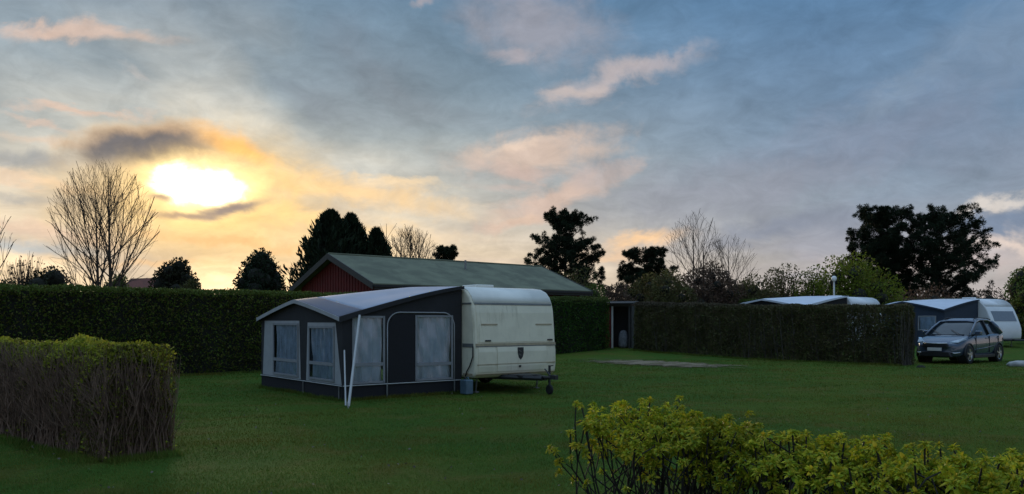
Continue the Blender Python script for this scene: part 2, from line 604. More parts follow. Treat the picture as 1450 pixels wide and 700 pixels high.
M['canvas_white'] = plain('canvas_white', (.66, .70, .78), .55, var=.1, scale=1.6, bump=.1)
M['canvas_blue'] = plain('canvas_blue', (.03, .045, .075), .8, var=.2, scale=4)
M['frame_grey'] = plain('frame_grey', (.27, .275, .29), .8, var=.12, scale=4)
M['pole_white'] = plain('pole_white', (.50, .50, .49), .5, var=.1)
M['curtain'] = plain('curtain', (.82, .87, .92), .8, var=.1, scale=8)
M['curtain_blue'] = plain('curtain_blue', (.66, .77, .88), .8, var=.2, scale=6)
M['blue_can'] = plain('blue_can', (.10, .16, .21), .5, var=.2)
M['roof_felt'] = plain('roof_felt', (.175, .185, .12), .95, var=.38, scale=.9, bump=.3)
M['roof_dark'] = plain('roof_dark', (.035, .032, .03), .8, var=.3, scale=2)
M['barge'] = plain('barge_board', (.06, .055, .05), .7, var=.25, scale=5)
M['red_wood'] = plain('red_wood', (.16, .017, .014), .75, var=.3, scale=5, bump=.2)
M['white_wood'] = plain('white_wood', (.68, .67, .63), .6, var=.15)
M['tile_red'] = plain('tile_red', (.20, .07, .05), .85, var=.3, scale=4, bump=.3)
M['car_paint'] = plain('car_paint', (.075, .105, .155), .22, .35, var=.08, scale=2, coat=1.0)
M['plastic'] = plain('plastic_black', (.018, .018, .02), .55, var=.2)
M['lamp_glass'] = plain('lamp_glass', (.45, .52, .58), .12, .3, var=.2, scale=14, coat=1.0)
M['chrome'] = plain('chrome', (.6, .6, .62), .15, 1.0, var=.05)
M['plate'] = plain('plate_white', (.7, .68, .66), .5, var=.1)
M['stone'] = plain('pale_stone', (.48, .47, .45), .85, var=.3, scale=7, bump=.5)
M['globe'] = plain('globe_white', (.8, .8, .78), .3, var=.05)


def glass_dark():
    m, N, out = mat_new('car_glass')
    principled(N, out, (.02, .027, .032), .08, 0, None, .5, 0.2)
    return m


M['glass'] = glass_dark()


def pvc():
    m, N, out = mat_new('clear_pvc')
    co = N.n('ShaderNodeTexCoord').outputs['Object']
    mp = N.vm('MULTIPLY', co, (1, 1, .16))
    n1 = N.noise(mp, 9.0, 2.5, .5, .5)
    n2 = N.noise(mp, 2.4, 2, .5, .6)
    nor = bumpn(N, N.m('ADD', n1, N.m('MULTIPLY', n2, 1.6)), .8, .03)
    g = N.n('ShaderNodeBsdfGlossy'); g.inputs['Roughness'].default_value = .16
    N.put(g.inputs['Normal'], nor)
    g.inputs[0].default_value = (.78, .88, 1, 1)
    t = N.n('ShaderNodeBsdfTransparent'); t.inputs[0].default_value = (.94, .97, 1.0, 1)
    fr = N.n('ShaderNodeFresnel'); fr.inputs[0].default_value = 1.6; N.put(fr.inputs['Normal'], nor)
    mx = N.n('ShaderNodeMixShader')
    N.put(mx.inputs[0], N.m('ADD', fr.outputs[0], .03, clamp=True))
    N.t.links.new(t.outputs[0], mx.inputs[1]); N.t.links.new(g.outputs[0], mx.inputs[2])
    N.t.links.new(mx.outputs[0], out.inputs[0])
    return m


M['pvc'] = pvc()


def lawn_mat():
    m, N, out = mat_new('lawn')
    pos = N.n('ShaderNodeNewGeometry').outputs['Position']
    n0 = N.noise(pos, .22, 4, .55, .5)
    n1 = N.noise(pos, 1.1, 5, .6, .4)
    n2 = N.noise(pos, 22, 6, .7)
    n3 = N.noise(pos, 90, 3, .7)
    col = N.mix(N.sstep(n0, .35, .66), (.06, .13, .02), (.095, .145, .02))
    col = N.mix(N.sstep(n1, .46, .70, 0, .85), col, (.14, .125, .03))
    col = N.mix(N.sstep(n2, .40, .75, 0, .6), col, (.026, .055, .012))
    col = N.mix(N.sstep(n3, .62, .78, 0, .35), col, (.10, .11, .04))
    h = N.m('ADD', N.m('MULTIPLY', n2, 1.0), N.m('MULTIPLY', n3, .5))
    principled(N, out, col, .9, 0, bumpn(N, h, .9, .05), .05)
    return m


M['lawn'] = lawn_mat()


def dirt_mat():
    m, N, out = mat_new('bare_soil')
    pos = N.n('ShaderNodeNewGeometry').outputs['Position']
    n1 = N.noise(pos, .9, 6, .65, .6)
    n2 = N.noise(pos, 9, 6, .7)
    col = N.mix(N.sstep(n1, .35, .62), (.12, .09, .05), (.26, .20, .13))
    col = N.mix(N.sstep(n2, .5, .75, 0, .5), col, (.09, .09, .045))
    b = principled(N, out, col, .95, 0, bumpn(N, n2, .6, .04), .15)
    # ragged border where grass grows in
    uv = N.n('ShaderNodeTexCoord').outputs['UV']
    u = N.n('ShaderNodeSeparateXYZ'); N.put(u.inputs[0], uv)
    edge = u.outputs[0]
    n3 = N.noise(pos, 2.2, 6, .7)
    al = N.sstep(N.m('ADD', edge, N.m('MULTIPLY', N.m('SUBTRACT', n3, .5), 3.2)), .20, .75)
    N.put(b.inputs['Alpha'], al)
    return m


M['dirt'] = dirt_mat()

# ------------------------------------------------------------------ ground
def build_ground():
    ys = np.concatenate([np.linspace(-30, 5, 8), np.linspace(6, 60, 109), np.geomspace(64, 1500, 20)])
    xs = np.concatenate([-np.geomspace(1500, 42, 18), np.linspace(-40, 40, 81), np.geomspace(42, 1500, 18)])
    X, Y = np.meshgrid(xs, ys)
    p = np.stack([X.ravel(), Y.ravel(), np.zeros(X.size)], 1)
    z = gz(p[:, 0], p[:, 1]) + .022 * vnoise(p, .8, 3) * (p[:, 1] > 6) * (p[:, 1] < 60)
    z = z * 1.0
    p[:, 2] = z
    nx, ny = len(xs), len(ys)
    i = np.arange(nx * ny).reshape(ny, nx)
    f = np.stack([i[:-1, :-1], i[:-1, 1:], i[1:, 1:], i[1:, :-1]], -1).reshape(-1, 4)
    o = np_obj('lawn', p, f, M['lawn'], smooth=True)
    tag(o, kind='structure')


build_ground()


def build_grass():
    n = 330000
    # density falls with distance inside the part of the lawn in view
    t = rng.uniform(0, 1, n)
    Y = 6.8 * (34 / 6.8) ** (t ** 1.15)
    X = rng.uniform(-.70, .70, n) * Y
    p = np.stack([X, Y, np.zeros(n)], 1)
    p[:, 2] = gz(X, Y) + .022 * vnoise(p, .8, 3) - .004
    pt = vnoise(np.stack([X, Y, np.zeros(n)], 1), 1.4, 11)
    size = (.032 + .014 * pt) * (1 + .02 * np.maximum(0, Y - 8))
    d = np.stack([rng.normal(0, .55, n), rng.normal(0, .55, n), np.ones(n)], 1)
    v, f = blades(p, d, np.maximum(.012, size), .0055 * (1 + .13 * np.maximum(0, Y - 7)))
    # unmown fringe against the hedge feet and the awning skirt
    fr = []
    def line(a, b, k, spread):
        t = rng.uniform(0, 1, k)
        off = np.abs(rng.normal(0, spread, k))
        a, b = np.array(a, float), np.array(b, float)
        dd = (b - a) / np.linalg.norm(b - a); nn = np.array([dd[1], -dd[0]])
        fr.append(a + (b - a) * t[:, None] + nn * off[:, None])
    line((-8.9, 12.75), (-4.72, 9.28), 5200, .10)
    line((-4.72, 9.28), (-4.15, 9.95), 1800, .10)
    line((-12.0, 22.0), (-1.0, 34.1), 9000, .16)
    line((6.1, 40.2), (14.45, 29.75), 8000, .16)
    line((-6.26, 21.95 - 1.85), (-3.49, 16.55), 2600, .05)
    line((-3.49, 16.55), (-1.13, 18.4), 2200, .05)
    q = np.concatenate(fr)
    q = np.concatenate([q, gz(q[:, 0], q[:, 1])[:, None]], 1)
    q[:, 2] += .022 * vnoise(q, .8, 3) - .004
    d2 = np.stack([rng.normal(0, .45, len(q)), rng.normal(0, .45, len(q)), np.ones(len(q))], 1)
    v2, f2 = blades(q, d2, .085, .007 * (1 + .08 * np.maximum(0, q[:, 1] - 9)))
    f = np.concatenate([f, f2 + len(v)]); v = np.concatenate([v, v2])
    m = leafmat('grass_blade', [(.062, .13, .02), (.09, .165, .024), (.12, .165, .028), (.18, .17, .04)], .3, .7, None, (.15, .135, .022))
    o = np_obj('grass', v, f, m, kind='stuff')
    tag(o, 'short mown green grass covering the whole lawn', 'grass')
    # a few fallen leaves and daisies
    k = 260
    t = rng.uniform(0, 1, k)
    Y = 7.5 + 16 * t ** 1.4
    X = rng.uniform(-.62, .62, k) * Y
    c = np.stack([X, Y, np.full(k, .035)], 1)
    d = np.stack([rng.normal(size=k), rng.normal(size=k), rng.normal(0, .2, k)], 1)
    v, f = leaf_quads(c, d, .035, .026)
    o = np_obj('fallen_leaf_litter', v, f, M['twig_pale'], kind='stuff')
    tag(o, 'pale specks of dry leaf litter scattered on the lawn', 'leaf litter')


build_grass()


def build_dirt():
    cx, cy = gx(930, 31.0), 31.0
    rings = 10; seg = 48
    v = []; uv = []; f = []
    ang = np.linspace(0, 2 * np.pi, seg, endpoint=False)
    ca, sa_ = math.cos(R(-51)), math.sin(R(-51))
    for r in range(rings + 1):
        t = r / rings
        for a in ang:
            # long axis follows the hedge line
            u0, v0 = 4.1 * math.copysign(abs(math.cos(a)) ** .8, math.cos(a)) * t, 1.9 * math.copysign(abs(math.sin(a)) ** .8, math.sin(a)) * t
            X = cx + u0 * ca - v0 * sa_
            Y = cy + u0 * sa_ + v0 * ca
            v.append((X, Y, 0)); uv.append((1 - t) * 1.6)
    v = np.array(v)
    v[:, 2] = gz(v[:, 0], v[:, 1]) + .022 * vnoise(v, .8, 3) + .03
    for r in range(rings):
        for k in range(seg):
            k2 = (k + 1) % seg
            f.append((r * seg + k, r * seg + k2, (r + 1) * seg + k2, (r + 1) * seg + k))
    f = np.array(f)
    o = np_obj('bare_ground', v, f, M['dirt'], smooth=True)
    me = o.data
    l = me.uv_layers.new(name='UVMap')
    for lp in me.loops:
        l.data[lp.index].uv = (uv[lp.vertex_index], 0)
    tag(o, kind='structure')


build_dirt()

# ------------------------------------------------------------------ hedges
def hedge(name, A, B, thick, h0, h1, leafm, label, n_leaf, leaf=(.07, .045), core=True, stems=0, stemm=None,
          stem_r=.008, wob=.10, top_leaf=None, holes=0.0, lean=0.0, top_frac=None, cat='hedge', stem_side=True, curl=.018, side_twigs=3, fleck=None, rnd=.10):
    """clipped hedge whose near face runs from A to B (x, y); thickness goes to the left of A->B"""
    A = np.array(A, float); B = np.array(B, float)
    L = np.linalg.norm(B - A)
    t = (B - A) / L
    nn = np.array([-t[1], t[0]])               # away side
    root = empty(name, (A[0], A[1], 0), math.atan2(t[1], t[0]), label, cat)
    Pg = lambda s, q: gz(A[0] + t[0] * s + nn[0] * q, A[1] + t[1] * s + nn[1] * q)

    def H(s):
        return h0 + (h1 - h0) * s / L

    def wobble(p, seed):
        return wob * vnoise(p, 1.5, seed) + wob * .7 * vnoise(p, 4.5, seed + 1)

    # surface samples: near face, ends, top, some far face
    def sample(n, faces):
        out = []; dirs = []
        areas = {'near': L * (h0 + h1) / 2, 'far': L * (h0 + h1) / 2 * .35, 'top': L * thick, 'end0': thick * h0, 'end1': thick * h1}
        tot = sum(areas[k] for k in faces)
        for k in faces:
            m = int(n * areas[k] / tot)
            s = rng.uniform(0, L, m); q = rng.uniform(0, thick, m); zt = rng.uniform(0, 1, m) ** .9
            dp = np.abs(rng.normal(0, .10, m))
            if k == 'near': q = dp; d = np.tile([0., -1, .15], (m, 1))
            if k == 'far': q = thick - dp; d = np.tile([0., 1, .15], (m, 1))
            if k == 'top': zt = 1 - dp / H(s); d = np.tile([0., 0, 1.], (m, 1))
            if k == 'end0': s = dp; d = np.tile([-1., 0, .15], (m, 1))
            if k == 'end1': s = L - dp; d = np.tile([1., 0, .15], (m, 1))
            p = np.stack([s, q, zt * H(s)], 1)
            w = wobble(p, 5)
            p += d * w[:, None]
            rise = np.clip((p[:, 2] / H(s) - .86) / .14, 0, 1) ** 2 * rnd
            if k == 'near': p[:, 1] += rise
            if k == 'end1': p[:, 0] -= rise
            if k == 'end0': p[:, 0] += rise
            if k == 'top':
                eg = np.minimum(np.minimum(p[:, 1], thick - p[:, 1]), np.minimum(p[:, 0], L - p[:, 0]))
                p[:, 2] -= np.clip(1 - eg / .22, 0, 1) ** 2 * rnd
            if lean:
                p[:, 1] += (-lean * p[:, 2]) * (p[:, 1] < thick / 2)
            p[:, 2] = np.maximum(p[:, 2], .02) + Pg(p[:, 0], p[:, 1])
            out.append(p); dirs.append(d)
        return np.concatenate(out), np.concatenate(dirs)

    p, d = sample(n_leaf, ['near', 'far', 'top', 'end0', 'end1'])
    if holes:
        hv = vnoise(p * np.array([1, 1, .6]), 1.7, 21) + .6 * vnoise(p, 5.0, 22)
        zr = p[:, 2] / ((h0 + h1) / 2)
        keep = (hv < 1 - holes) | (zr > .85)
        p, d = p[keep], d[keep]
    if top_frac is not None:
        zr = p[:, 2] / (H(p[:, 0]) + Pg(p[:, 0], p[:, 1]))
        keep = rng.uniform(0, 1, len(p)) < np.clip((zr - top_frac) / (1 - top_frac), 0, 1) ** 2.0 + .05
        p, d = p[keep], d[keep]
    dd = d + rng.normal(0, .7, d.shape) + np.array([0, 0, .25])
    v, f = leaf_quads(p, dd, leaf[0], leaf[1])
    np_obj('foliage', v, f, leafm, root, kind='stuff')
    if fleck:
        p, d = sample(30000, ['near', 'end0', 'end1'])
        p[:, 1] += np.where(d[:, 1] < 0, rng.uniform(-.03, .12, len(p)), 0)
        v, f = leaf_quads(p, np.array([0, 0, 1.]) + rng.normal(0, .7, p.shape), .045, .018)
        np_obj('bud', v, f, fleck, root, kind='stuff')
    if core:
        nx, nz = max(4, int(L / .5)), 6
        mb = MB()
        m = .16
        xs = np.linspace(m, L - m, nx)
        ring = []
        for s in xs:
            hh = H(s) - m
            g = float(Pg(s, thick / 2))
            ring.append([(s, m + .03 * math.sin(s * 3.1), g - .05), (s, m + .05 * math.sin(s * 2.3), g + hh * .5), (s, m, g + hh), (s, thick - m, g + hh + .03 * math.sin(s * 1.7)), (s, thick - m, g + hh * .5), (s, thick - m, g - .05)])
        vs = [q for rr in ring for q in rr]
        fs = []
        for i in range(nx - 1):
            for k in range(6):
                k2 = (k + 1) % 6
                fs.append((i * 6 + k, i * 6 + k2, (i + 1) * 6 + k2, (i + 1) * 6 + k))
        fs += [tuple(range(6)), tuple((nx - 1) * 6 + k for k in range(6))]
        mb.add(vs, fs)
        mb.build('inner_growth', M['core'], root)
    if stems:
        mb = MB()
        for i in range(stems):
            s = random.uniform(0.03, L - .03)
            q = min(thick - .03, abs(random.gauss(0, .22)) + .03) if stem_side else random.uniform(.03, thick - .03)
            if random.random() < .12:
                s = random.choice([random.uniform(0, .12), L - random.uniform(0, .12)]); q = random.uniform(0, thick)
            hh = H(s) * random.uniform(.55, 1.0)
            pts = []
            k = 5
            ox, oy = random.gauss(0, .10), random.gauss(-.03, .08)
            for j in range(k):
                u = j / (k - 1)
                z = u * hh
                pts.append((s + ox * u + random.gauss(0, curl), q * (1 - .0 * u) + oy * u + random.gauss(0, curl) - lean * z * (q < thick / 2), z + float(Pg(s, q)) - (.03 if j == 0 else 0)))
            r = stem_r * random.uniform(.6, 1.5)
            mb.tube(pts, [r * (1.15 - .8 * j / (k - 1)) for j in range(k)], 4, cap=False)
            for b in range(side_twigs):
                j = random.randint(1, k - 2)
                a = Vector(pts[j])
                e = a + Vector((random.gauss(0, .10), random.gauss(-.03, .07), random.uniform(.12, .34)))
                mb.tube([a, e], [r * .6, r * .3], 3, cap=False)
        mb.build('stem', stemm, root, kind='stuff', fixn=False)
    return root


hA = (gx(-40, 20.0), 20.0)
dirT = np.array([11.8, 13.0]); dirT = dirT / np.linalg.norm(dirT)
pA = np.array([-9.3, 25.0]) - dirT * 7.6
pM = np.array([-9.3, 25.0]) + dirT * 13.6
pN = np.array([-9.3, 25.0]) + dirT * 14.6
pB = np.array([5.0, 40.9])
hedge('tall_hedge', pA, pM, 1.1, 2.60, 2.72, M['hedge_dark'], 'long tall dark green hedge running behind the awning and caravan', 62000, (.085, .05), wob=.05)
hedge('green_hedge', pN, pB, 1.1, 2.75, 2.62, M['hedge_green'], 'short brighter green hedge between the caravan and the red shed', 16000, (.10, .06), wob=.05)
hedge('bare_hedge', (6.1, 40.2), (14.45, 29.75), .95, 2.42, 2.26, M['hedge_brown'], 'straight brownish clipped hedge beside the parked dark car', 90000, (.09, .055), core=False, stems=1100, stemm=M['bark_grey'], stem_r=.012, holes=.10, wob=.06, stem_side=False)
hedge('budding_hedge', (-8.9, 12.75), (-4.72, 9.28), .85, 1.36, 1.36, M['bud_yellow'], 'low bare brown hedge budding yellow green along its top', 34000, (.045, .030), stems=2600, stemm=M['twig_brown'], stem_r=.0058, wob=.10, lean=-.06, top_frac=.08, curl=.035, side_twigs=5, fleck=M['bud_olive'], rnd=.17)

# ------------------------------------------------------------------ caravan and awning
def caravan(origin, a, xn, length, W, htop, body_m, roof_m, label, detail=True, name='caravan', slope=0.0, scale=1.0):
    """local frame: x back along the body (nose at -xn), y towards the awning side, z up"""
    root = empty(name, origin, R(90) + a, label, 'caravan')
    root.scale = (scale,) * 3
    k = htop / 2.46
    front = [(.13, .36), (.03, .43), (.0, .62), (.0, .95), (.03, 1.12), (.06, 1.5), (.10, 1.90), (.14, 2.04), (.22, 2.2), (.36, 2.33), (.56, 2.41), (.85, 2.44)]
    front = [(d + slope * max(0, z - .9) ** 1.3, z) for d, z in front]
    prof = [(-xn + d, z * k if z > 1 else z) for d, z in front]
    back = [(-xn + length - (d if z > .7 else d), z * k if z > 1 else z) for d, z in reversed(front)]
    mid = [(-xn + length * .5, 2.47 * k)]
    poly = prof + mid + back
    MB().prism(poly, 'y', -W, 0).build('body', body_m, root, bevel=.07)

    def px(z):
        for (x0, z0), (x1, z1) in zip(prof[:-1], prof[1:]):
            if z0 <= z <= z1:
                return x0 + (x1 - x0) * (z - z0) / (z1 - z0)
        return prof[0][0]

    # pale roof skin over the top and rounded front
    up = [(x, z) for x, z in poly if z >= 2.0 * k]
    mb = MB()
    outp = []
    cx0, cz0 = -xn + length / 2, 1.2
    for x, z in up:
        dv = Vector((x - cx0, z - cz0)).normalized() * .007
        outp.append((x + (dv.x if abs(x - cx0) > length * .4 else 0), z + .006))
    vs = [(x, -W + .045, z) for x, z in outp] + [(x, -.045, z) for x, z in outp]
    n = len(outp)
    mb.add(vs, [(i, i + 1, i + 1 + n, i + n) for i in range(n - 1)])
    mb.build('roof_skin', roof_m, root, smooth=True, solid=.006)
    # chassis, wheels, drawbar
    MB().box((-xn + length / 2, -W * .25, .34), (length - .8, .07, .12)).box((-xn + length / 2, -W * .75, .34), (length - .8, .07, .12)).box((-xn + length * .55, -W / 2, .33), (.08, W - .3, .08)).build('chassis', M['trim_dark'], root)
    for yy in (-.14, -W + .14):
        w = empty('wheel', (-xn + length * .55, yy, .32)); w.parent = root
        MB().lathe([(.19, -.08), (.30, -.09), (.32, -.06), (.32, .06), (.30, .09), (.19, .08)], 24, 'y').build('tyre', M['rubber'], w, smooth=True)
        MB().lathe([(.0, -.03), (.06, -.06), (.12, -.04), (.19, -.08), (.19, .08), (.12, .04), (.06, .06), (.0, .03)], 24, 'y').build('rim', M['steel'], w, smooth=True)
    db = MB()
    for s in (-1, 1):
        db.tube([(-xn + .5, -W / 2 + s * .55, .36), (-xn - .95, -W / 2 + s * .05, .37)], .06, 6)
    db.box((-xn - .25, -W / 2, .40), (.5, .6, .05))
    dbo = db.build('drawbar', M['trim_dark'], root)
    MB().tube([(-xn - .85, -W / 2, .38), (-xn - 1.28, -W / 2, .40)], .04, 8).box((-xn - 1.3, -W / 2, .41), (.16, .09, .10)).tube([(-xn - 1.18, -W / 2, .43), (-xn - .98, -W / 2, .58)], .016, 6).build('coupling', M['trim_dark'], dbo)
    MB().tube([(-xn - 1.0, -W / 2 - .12, .12), (-xn - 1.0, -W / 2 - .12, .66)], .028, 8).tube([(-xn - 1.0, -W / 2 - .12, .64), (-xn - 1.12, -W / 2 - .12, .66)], .012, 6).build('jockey_post', M['trim_dark'], dbo)
    MB().lathe([(.0, -.03), (.09, -.035), (.11, -.02), (.11, .02), (.09, .035), (0, .03)], 16, 'y', (-xn - 1.0, -W / 2 - .12, .115)).build('jockey_wheel', M['rubber'], dbo)
    for xx in (-xn + .35, -xn + length - .35):
        for yy in (-.3, -W + .3):
            MB().tube([(xx, yy, .38), (xx + .06, yy, .03)], .022, 6).box((xx + .06, yy, .02), (.12, .10, .03)).build('corner_steady', M['steel'], root)
    if not detail:
        # side windows on the awning side and a nose window
        for x0, x1 in ((-xn + .75 + slope, -xn + 1.75 + slope), (-xn + 2.6, -xn + 3.6)):
            wd = MB().prism([(x0, 1.05), (x1, 1.05), (x1, 1.72), (x0, 1.72)], 'y', .001, .02).build('window', M['glass'], root, bevel=.01)
            MB().prism([(x0 - .05, .99), (x1 + .05, .99), (x1 + .05, 1.04), (x0 - .05, 1.04)], 'y', .001, .024).build('window_frame', M['trim_grey'], wd)
        MB().box((-xn + length / 2, .004, .92), (length - .3, .006, .04)).build('side_stripe', M['trim_grey'], root)
        z0, z1 = 1.30 * k, 1.80 * k
        x0, x1 = px(z0) - .012, px(z1) - .012
        mb = MB()
        mb.add([(x0, -W + .25, z0), (x0, -.25, z0), (x1, -.25, z1), (x1, -W + .25, z1)], [(0, 1, 2, 3)])
        mb.build('nose_window', M['nose_glass'], root, solid=.012)
        MB().box((-xn + length * .35, -W * .5, htop + .04), (.5, .5, .09)).build('roof_hatch', M['white_gloss'], root, bevel=.02)
        return root

    def strip(name, z, h, y0, y1, m, proud=.010, parent=root):
        x0, x1 = px(z - h / 2) - proud, px(z + h / 2) - proud
        mb = MB()
        xb0, xb1 = px(z - h / 2) + .004, px(z + h / 2) + .004
        mb.add([(x0, y0, z - h / 2), (x0, y1, z - h / 2), (x1, y1, z + h / 2), (x1, y0, z + h / 2), (xb0, y0, z - h / 2), (xb0, y1, z - h / 2), (xb1, y1, z + h / 2), (xb1, y0, z + h / 2)],
               [(0, 1, 2, 3), (4, 7, 6, 5), (0, 4, 5, 1), (3, 2, 6, 7), (0, 3, 7, 4), (1, 5, 6, 2)])
        return mb.build(name, m, parent)

    def panel(name, z0, z1, y0, y1, m, proud=.006):
        mb = MB()
        zs = np.linspace(z0, z1, 6)
        vs = []
        for z in zs:
            vs += [(px(z) - proud, y0, z), (px(z) - proud, y1, z)]
        mb.add(vs, [(2 * i, 2 * i + 1, 2 * i + 3, 2 * i + 2) for i in range(5)])
        return mb.build(name, m, root, solid=.008)

    W2 = W
    up_p = panel('front_panel', 1.17, 2.01, -W2 + .09, -.09, M['cream'])
    locker = panel('gas_locker_lid', .50, 1.06, -W2 + .34, -.62, M['cream'], .010)
    panel('side_locker_panel', .50, 1.06, -.56, -.09, M['cream'], .006)
    strip('top_trim', 2.05, .042, -W2 + .07, -.07, M['trim_grey'], .016)
    strip('waist_trim', 1.115, .06, -W2 + .03, -.03, M['trim_tan'], .016)
    strip('waist_seal', 1.075, .016, -W2 + .03, -.03, M['trim_grey'], .017)
    strip('lower_trim', .665, .020, -W2 + .06, -.06, M['trim_tan'], .015)
    strip('bottom_rail', .435, .03, -W2 + .05, -.05, M['trim_tan'], .012)
    for y0, y1 in ((-.66, -.20), (-W2 + .12, -W2 + .62)):
        strip('grab_rail', 1.575, .030, y0, y1, M['trim_tan'], .022, up_p)
    for yc in (-.37, -W2 + .20):
        strip('catch', 1.205, .035, yc - .08, yc + .08, M['trim_dark'], .026, up_p)
    strip('catch', .60, .05, -1.30, -1.24, M['trim_dark'], .026, locker)
    # shield emblem with pale chevrons
    ye, ze = -1.29, .91
    sh = [(-.085, .13), (.085, .13), (.09, 0), (.06, -.10), (0, -.16), (-.06, -.10), (-.09, 0)]
    em = MB()
    x0 = px(.9) - .012
    em.add([(x0 - .006, ye + y, ze + z) for y, z in sh] + [(x0 + .004, ye + y, ze + z) for y, z in sh],
           [tuple(range(7)), tuple(range(13, 6, -1))] + [(i, i + 7, (i + 1) % 7 + 7, (i + 1) % 7) for i in range(7)])
    emo = em.build('shield_emblem', M['trim_dark'], locker)
    for dz in (.05, -.04):
        MB().box((x0 - .008, ye + .025, ze + dz), (.004, .09, .014), rx=.5).build('emblem_bar', M['trim_grey'], emo)
    # side trims in front of the awning wall
    MB().box((-xn + .33, .006, 2.05), (.36, .008, .042)).build('side_trim', M['trim_grey'], root)
    MB().box((-xn + .29, .006, 1.10), (.42, .008, .085)).build('side_trim', M['trim_grey'], root)
    MB().box((-xn + .29, .005, .44), (.36, .008, .05)).build('side_trim', M['trim_tan'], root)
    pts = [(-xn + .07, .02, 1.08), (-xn + .06, .03, .85), (-xn + .16, .035, .65), (-xn + .30, .03, .50), (-xn + .36, .02, .40)]
    MB().tube(pts, .014, 6).build('cable', M['rubber'], root, smooth=True)
    # rooflight and rear window
    MB().box((-xn + 1.1, -W / 2 + .35, htop + .01), (.62, .5, .08)).build('roof_hatch', M['cream_light'], root, bevel=.02)
    MB().box((-xn + 3.3, -W / 2, htop + .035), (.5, .5, .08)).build('roof_hatch', M['cream_light'], root, bevel=.02)
    for x0, x1 in ((.9, 1.8), (3.0, 3.9)):
        MB().prism([(x0, 1.15), (x1, 1.15), (x1, 1.75), (x0, 1.75)], 'y', -W - .02, -W - .001).build('window', M['glass'], root, bevel=.01)
    return root


def pane_curtain(parent, plane, u0, u1, z0, z1, off, curtain_m, splits, frame_m, slant=0.0):
    """window in a wall. plane 'x' -> wall x=off facing -x, u runs along y; plane 'y' -> wall y=off facing +y, u runs along x"""
    sg = -1 if plane == 'x' else 1

    def P(u, z, o):
        return (off + sg * o, u, z) if plane == 'x' else (u, off + sg * o, z)
    fr = MB()
    b = .045
    def sl(z): return slant * (z - z0) / (z1 - z0)
    def bar(ua, za, ub, zb, w):
        d = Vector((ub - ua, zb - za)).normalized(); q = Vector((-d.y, d.x)) * w / 2
        c = [(ua + q.x, za + q.y), (ub + q.x, zb + q.y), (ub - q.x, zb - q.y), (ua - q.x, za - q.y)]
        vs = [P(u, z, .004) for u, z in c] + [P(u, z, .022) for u, z in c]
        fr.add(vs, [(0, 1, 2, 3), (7, 6, 5, 4), (0, 4, 5, 1), (1, 5, 6, 2), (2, 6, 7, 3), (3, 7, 4, 0)])
    bar(u0, z0 - b / 2, u0 + sl(z1), z1 + b / 2, b)
    bar(u1, z0 - b / 2, u1, z1 + b / 2, b)
    bar(u0, z0, u1, z0, b)
    bar(u0 + sl(z1), z1, u1, z1, b)
    for zs in splits:
        bar(u0 + sl(zs), zs, u1, zs, .07)
    wo = fr.build('window', frame_m, parent)
    # crinkled clear sheet
    nu, nz = 40, 18
    vs = []; vc = []
    ph = [random.uniform(0, 6) for _ in range(4)]
    for j in range(nz + 1):
        z = z0 + (z1 - z0) * j / nz
        for i in range(nu + 1):
            u = u0 + sl(z) + (u1 - u0 - sl(z)) * i / nu
            w = .008 * math.sin(9 * u + 5 * z + ph[0]) + .006 * math.sin(17 * u - 11 * z + ph[1])
            vs.append(P(u, z, .002 + w * .5))
            fold = .050 * math.sin(30 * u + 1.6 * math.sin(2.4 * z + ph[2])) + .022 * math.sin(57 * u + ph[3] + 2 * z)
            vc.append(P(u, z, -.065 + fold * .7))
    fs = [(j * (nu + 1) + i, j * (nu + 1) + i + 1, (j + 1) * (nu + 1) + i + 1, (j + 1) * (nu + 1) + i) for j in range(nz) for i in range(nu)]
    MB().add(vs, fs).build('pane', M['pvc'], wo, smooth=True, fixn=True)
    MB().add(vc, fs).build('curtain', curtain_m, wo, smooth=True)
    return wo


def poly_wall(name, poly, holes, plane, off, mat, parent):
    """flat wall with rectangular openings, tiled as quads in columns; poly = function u -> (zlo, zhi), holes = [(u0,u1,z0,z1)]"""
    return None


def wall_sheet(mb, plane, off, u0, u1, zlo, zhi, holes, slices=None):
    """zlo, zhi are functions of u. Cuts openings by slicing columns."""
    us = sorted(set([u0, u1] + [q for h in holes for q in h[:2]] + (slices or [])))
    us = [u for u in us if u0 - 1e-6 <= u <= u1 + 1e-6]
    def P(u, z): return (off, u, z) if plane == 'x' else (u, off, z)
    for a, b in zip(us[:-1], us[1:]):
        mid = (a + b) / 2
        segs = []
        hs = sorted([h for h in holes if h[0] - 1e-6 <= mid <= h[1] + 1e-6], key=lambda h: h[2])
        lo = (zlo(a), zlo(b))
        for h in hs:
            segs.append((lo, (h[2], h[2]))); lo = (h[3], h[3])
        segs.append((lo, (zhi(a), zhi(b))))
        for (l0, l1), (t0, t1) in segs:
            if (t0 + t1) - (l0 + l1) > 1e-4:
                mb.add([P(a, l0), P(b, l1), P(b, t1), P(a, t0)], [(0, 1, 2, 3)])


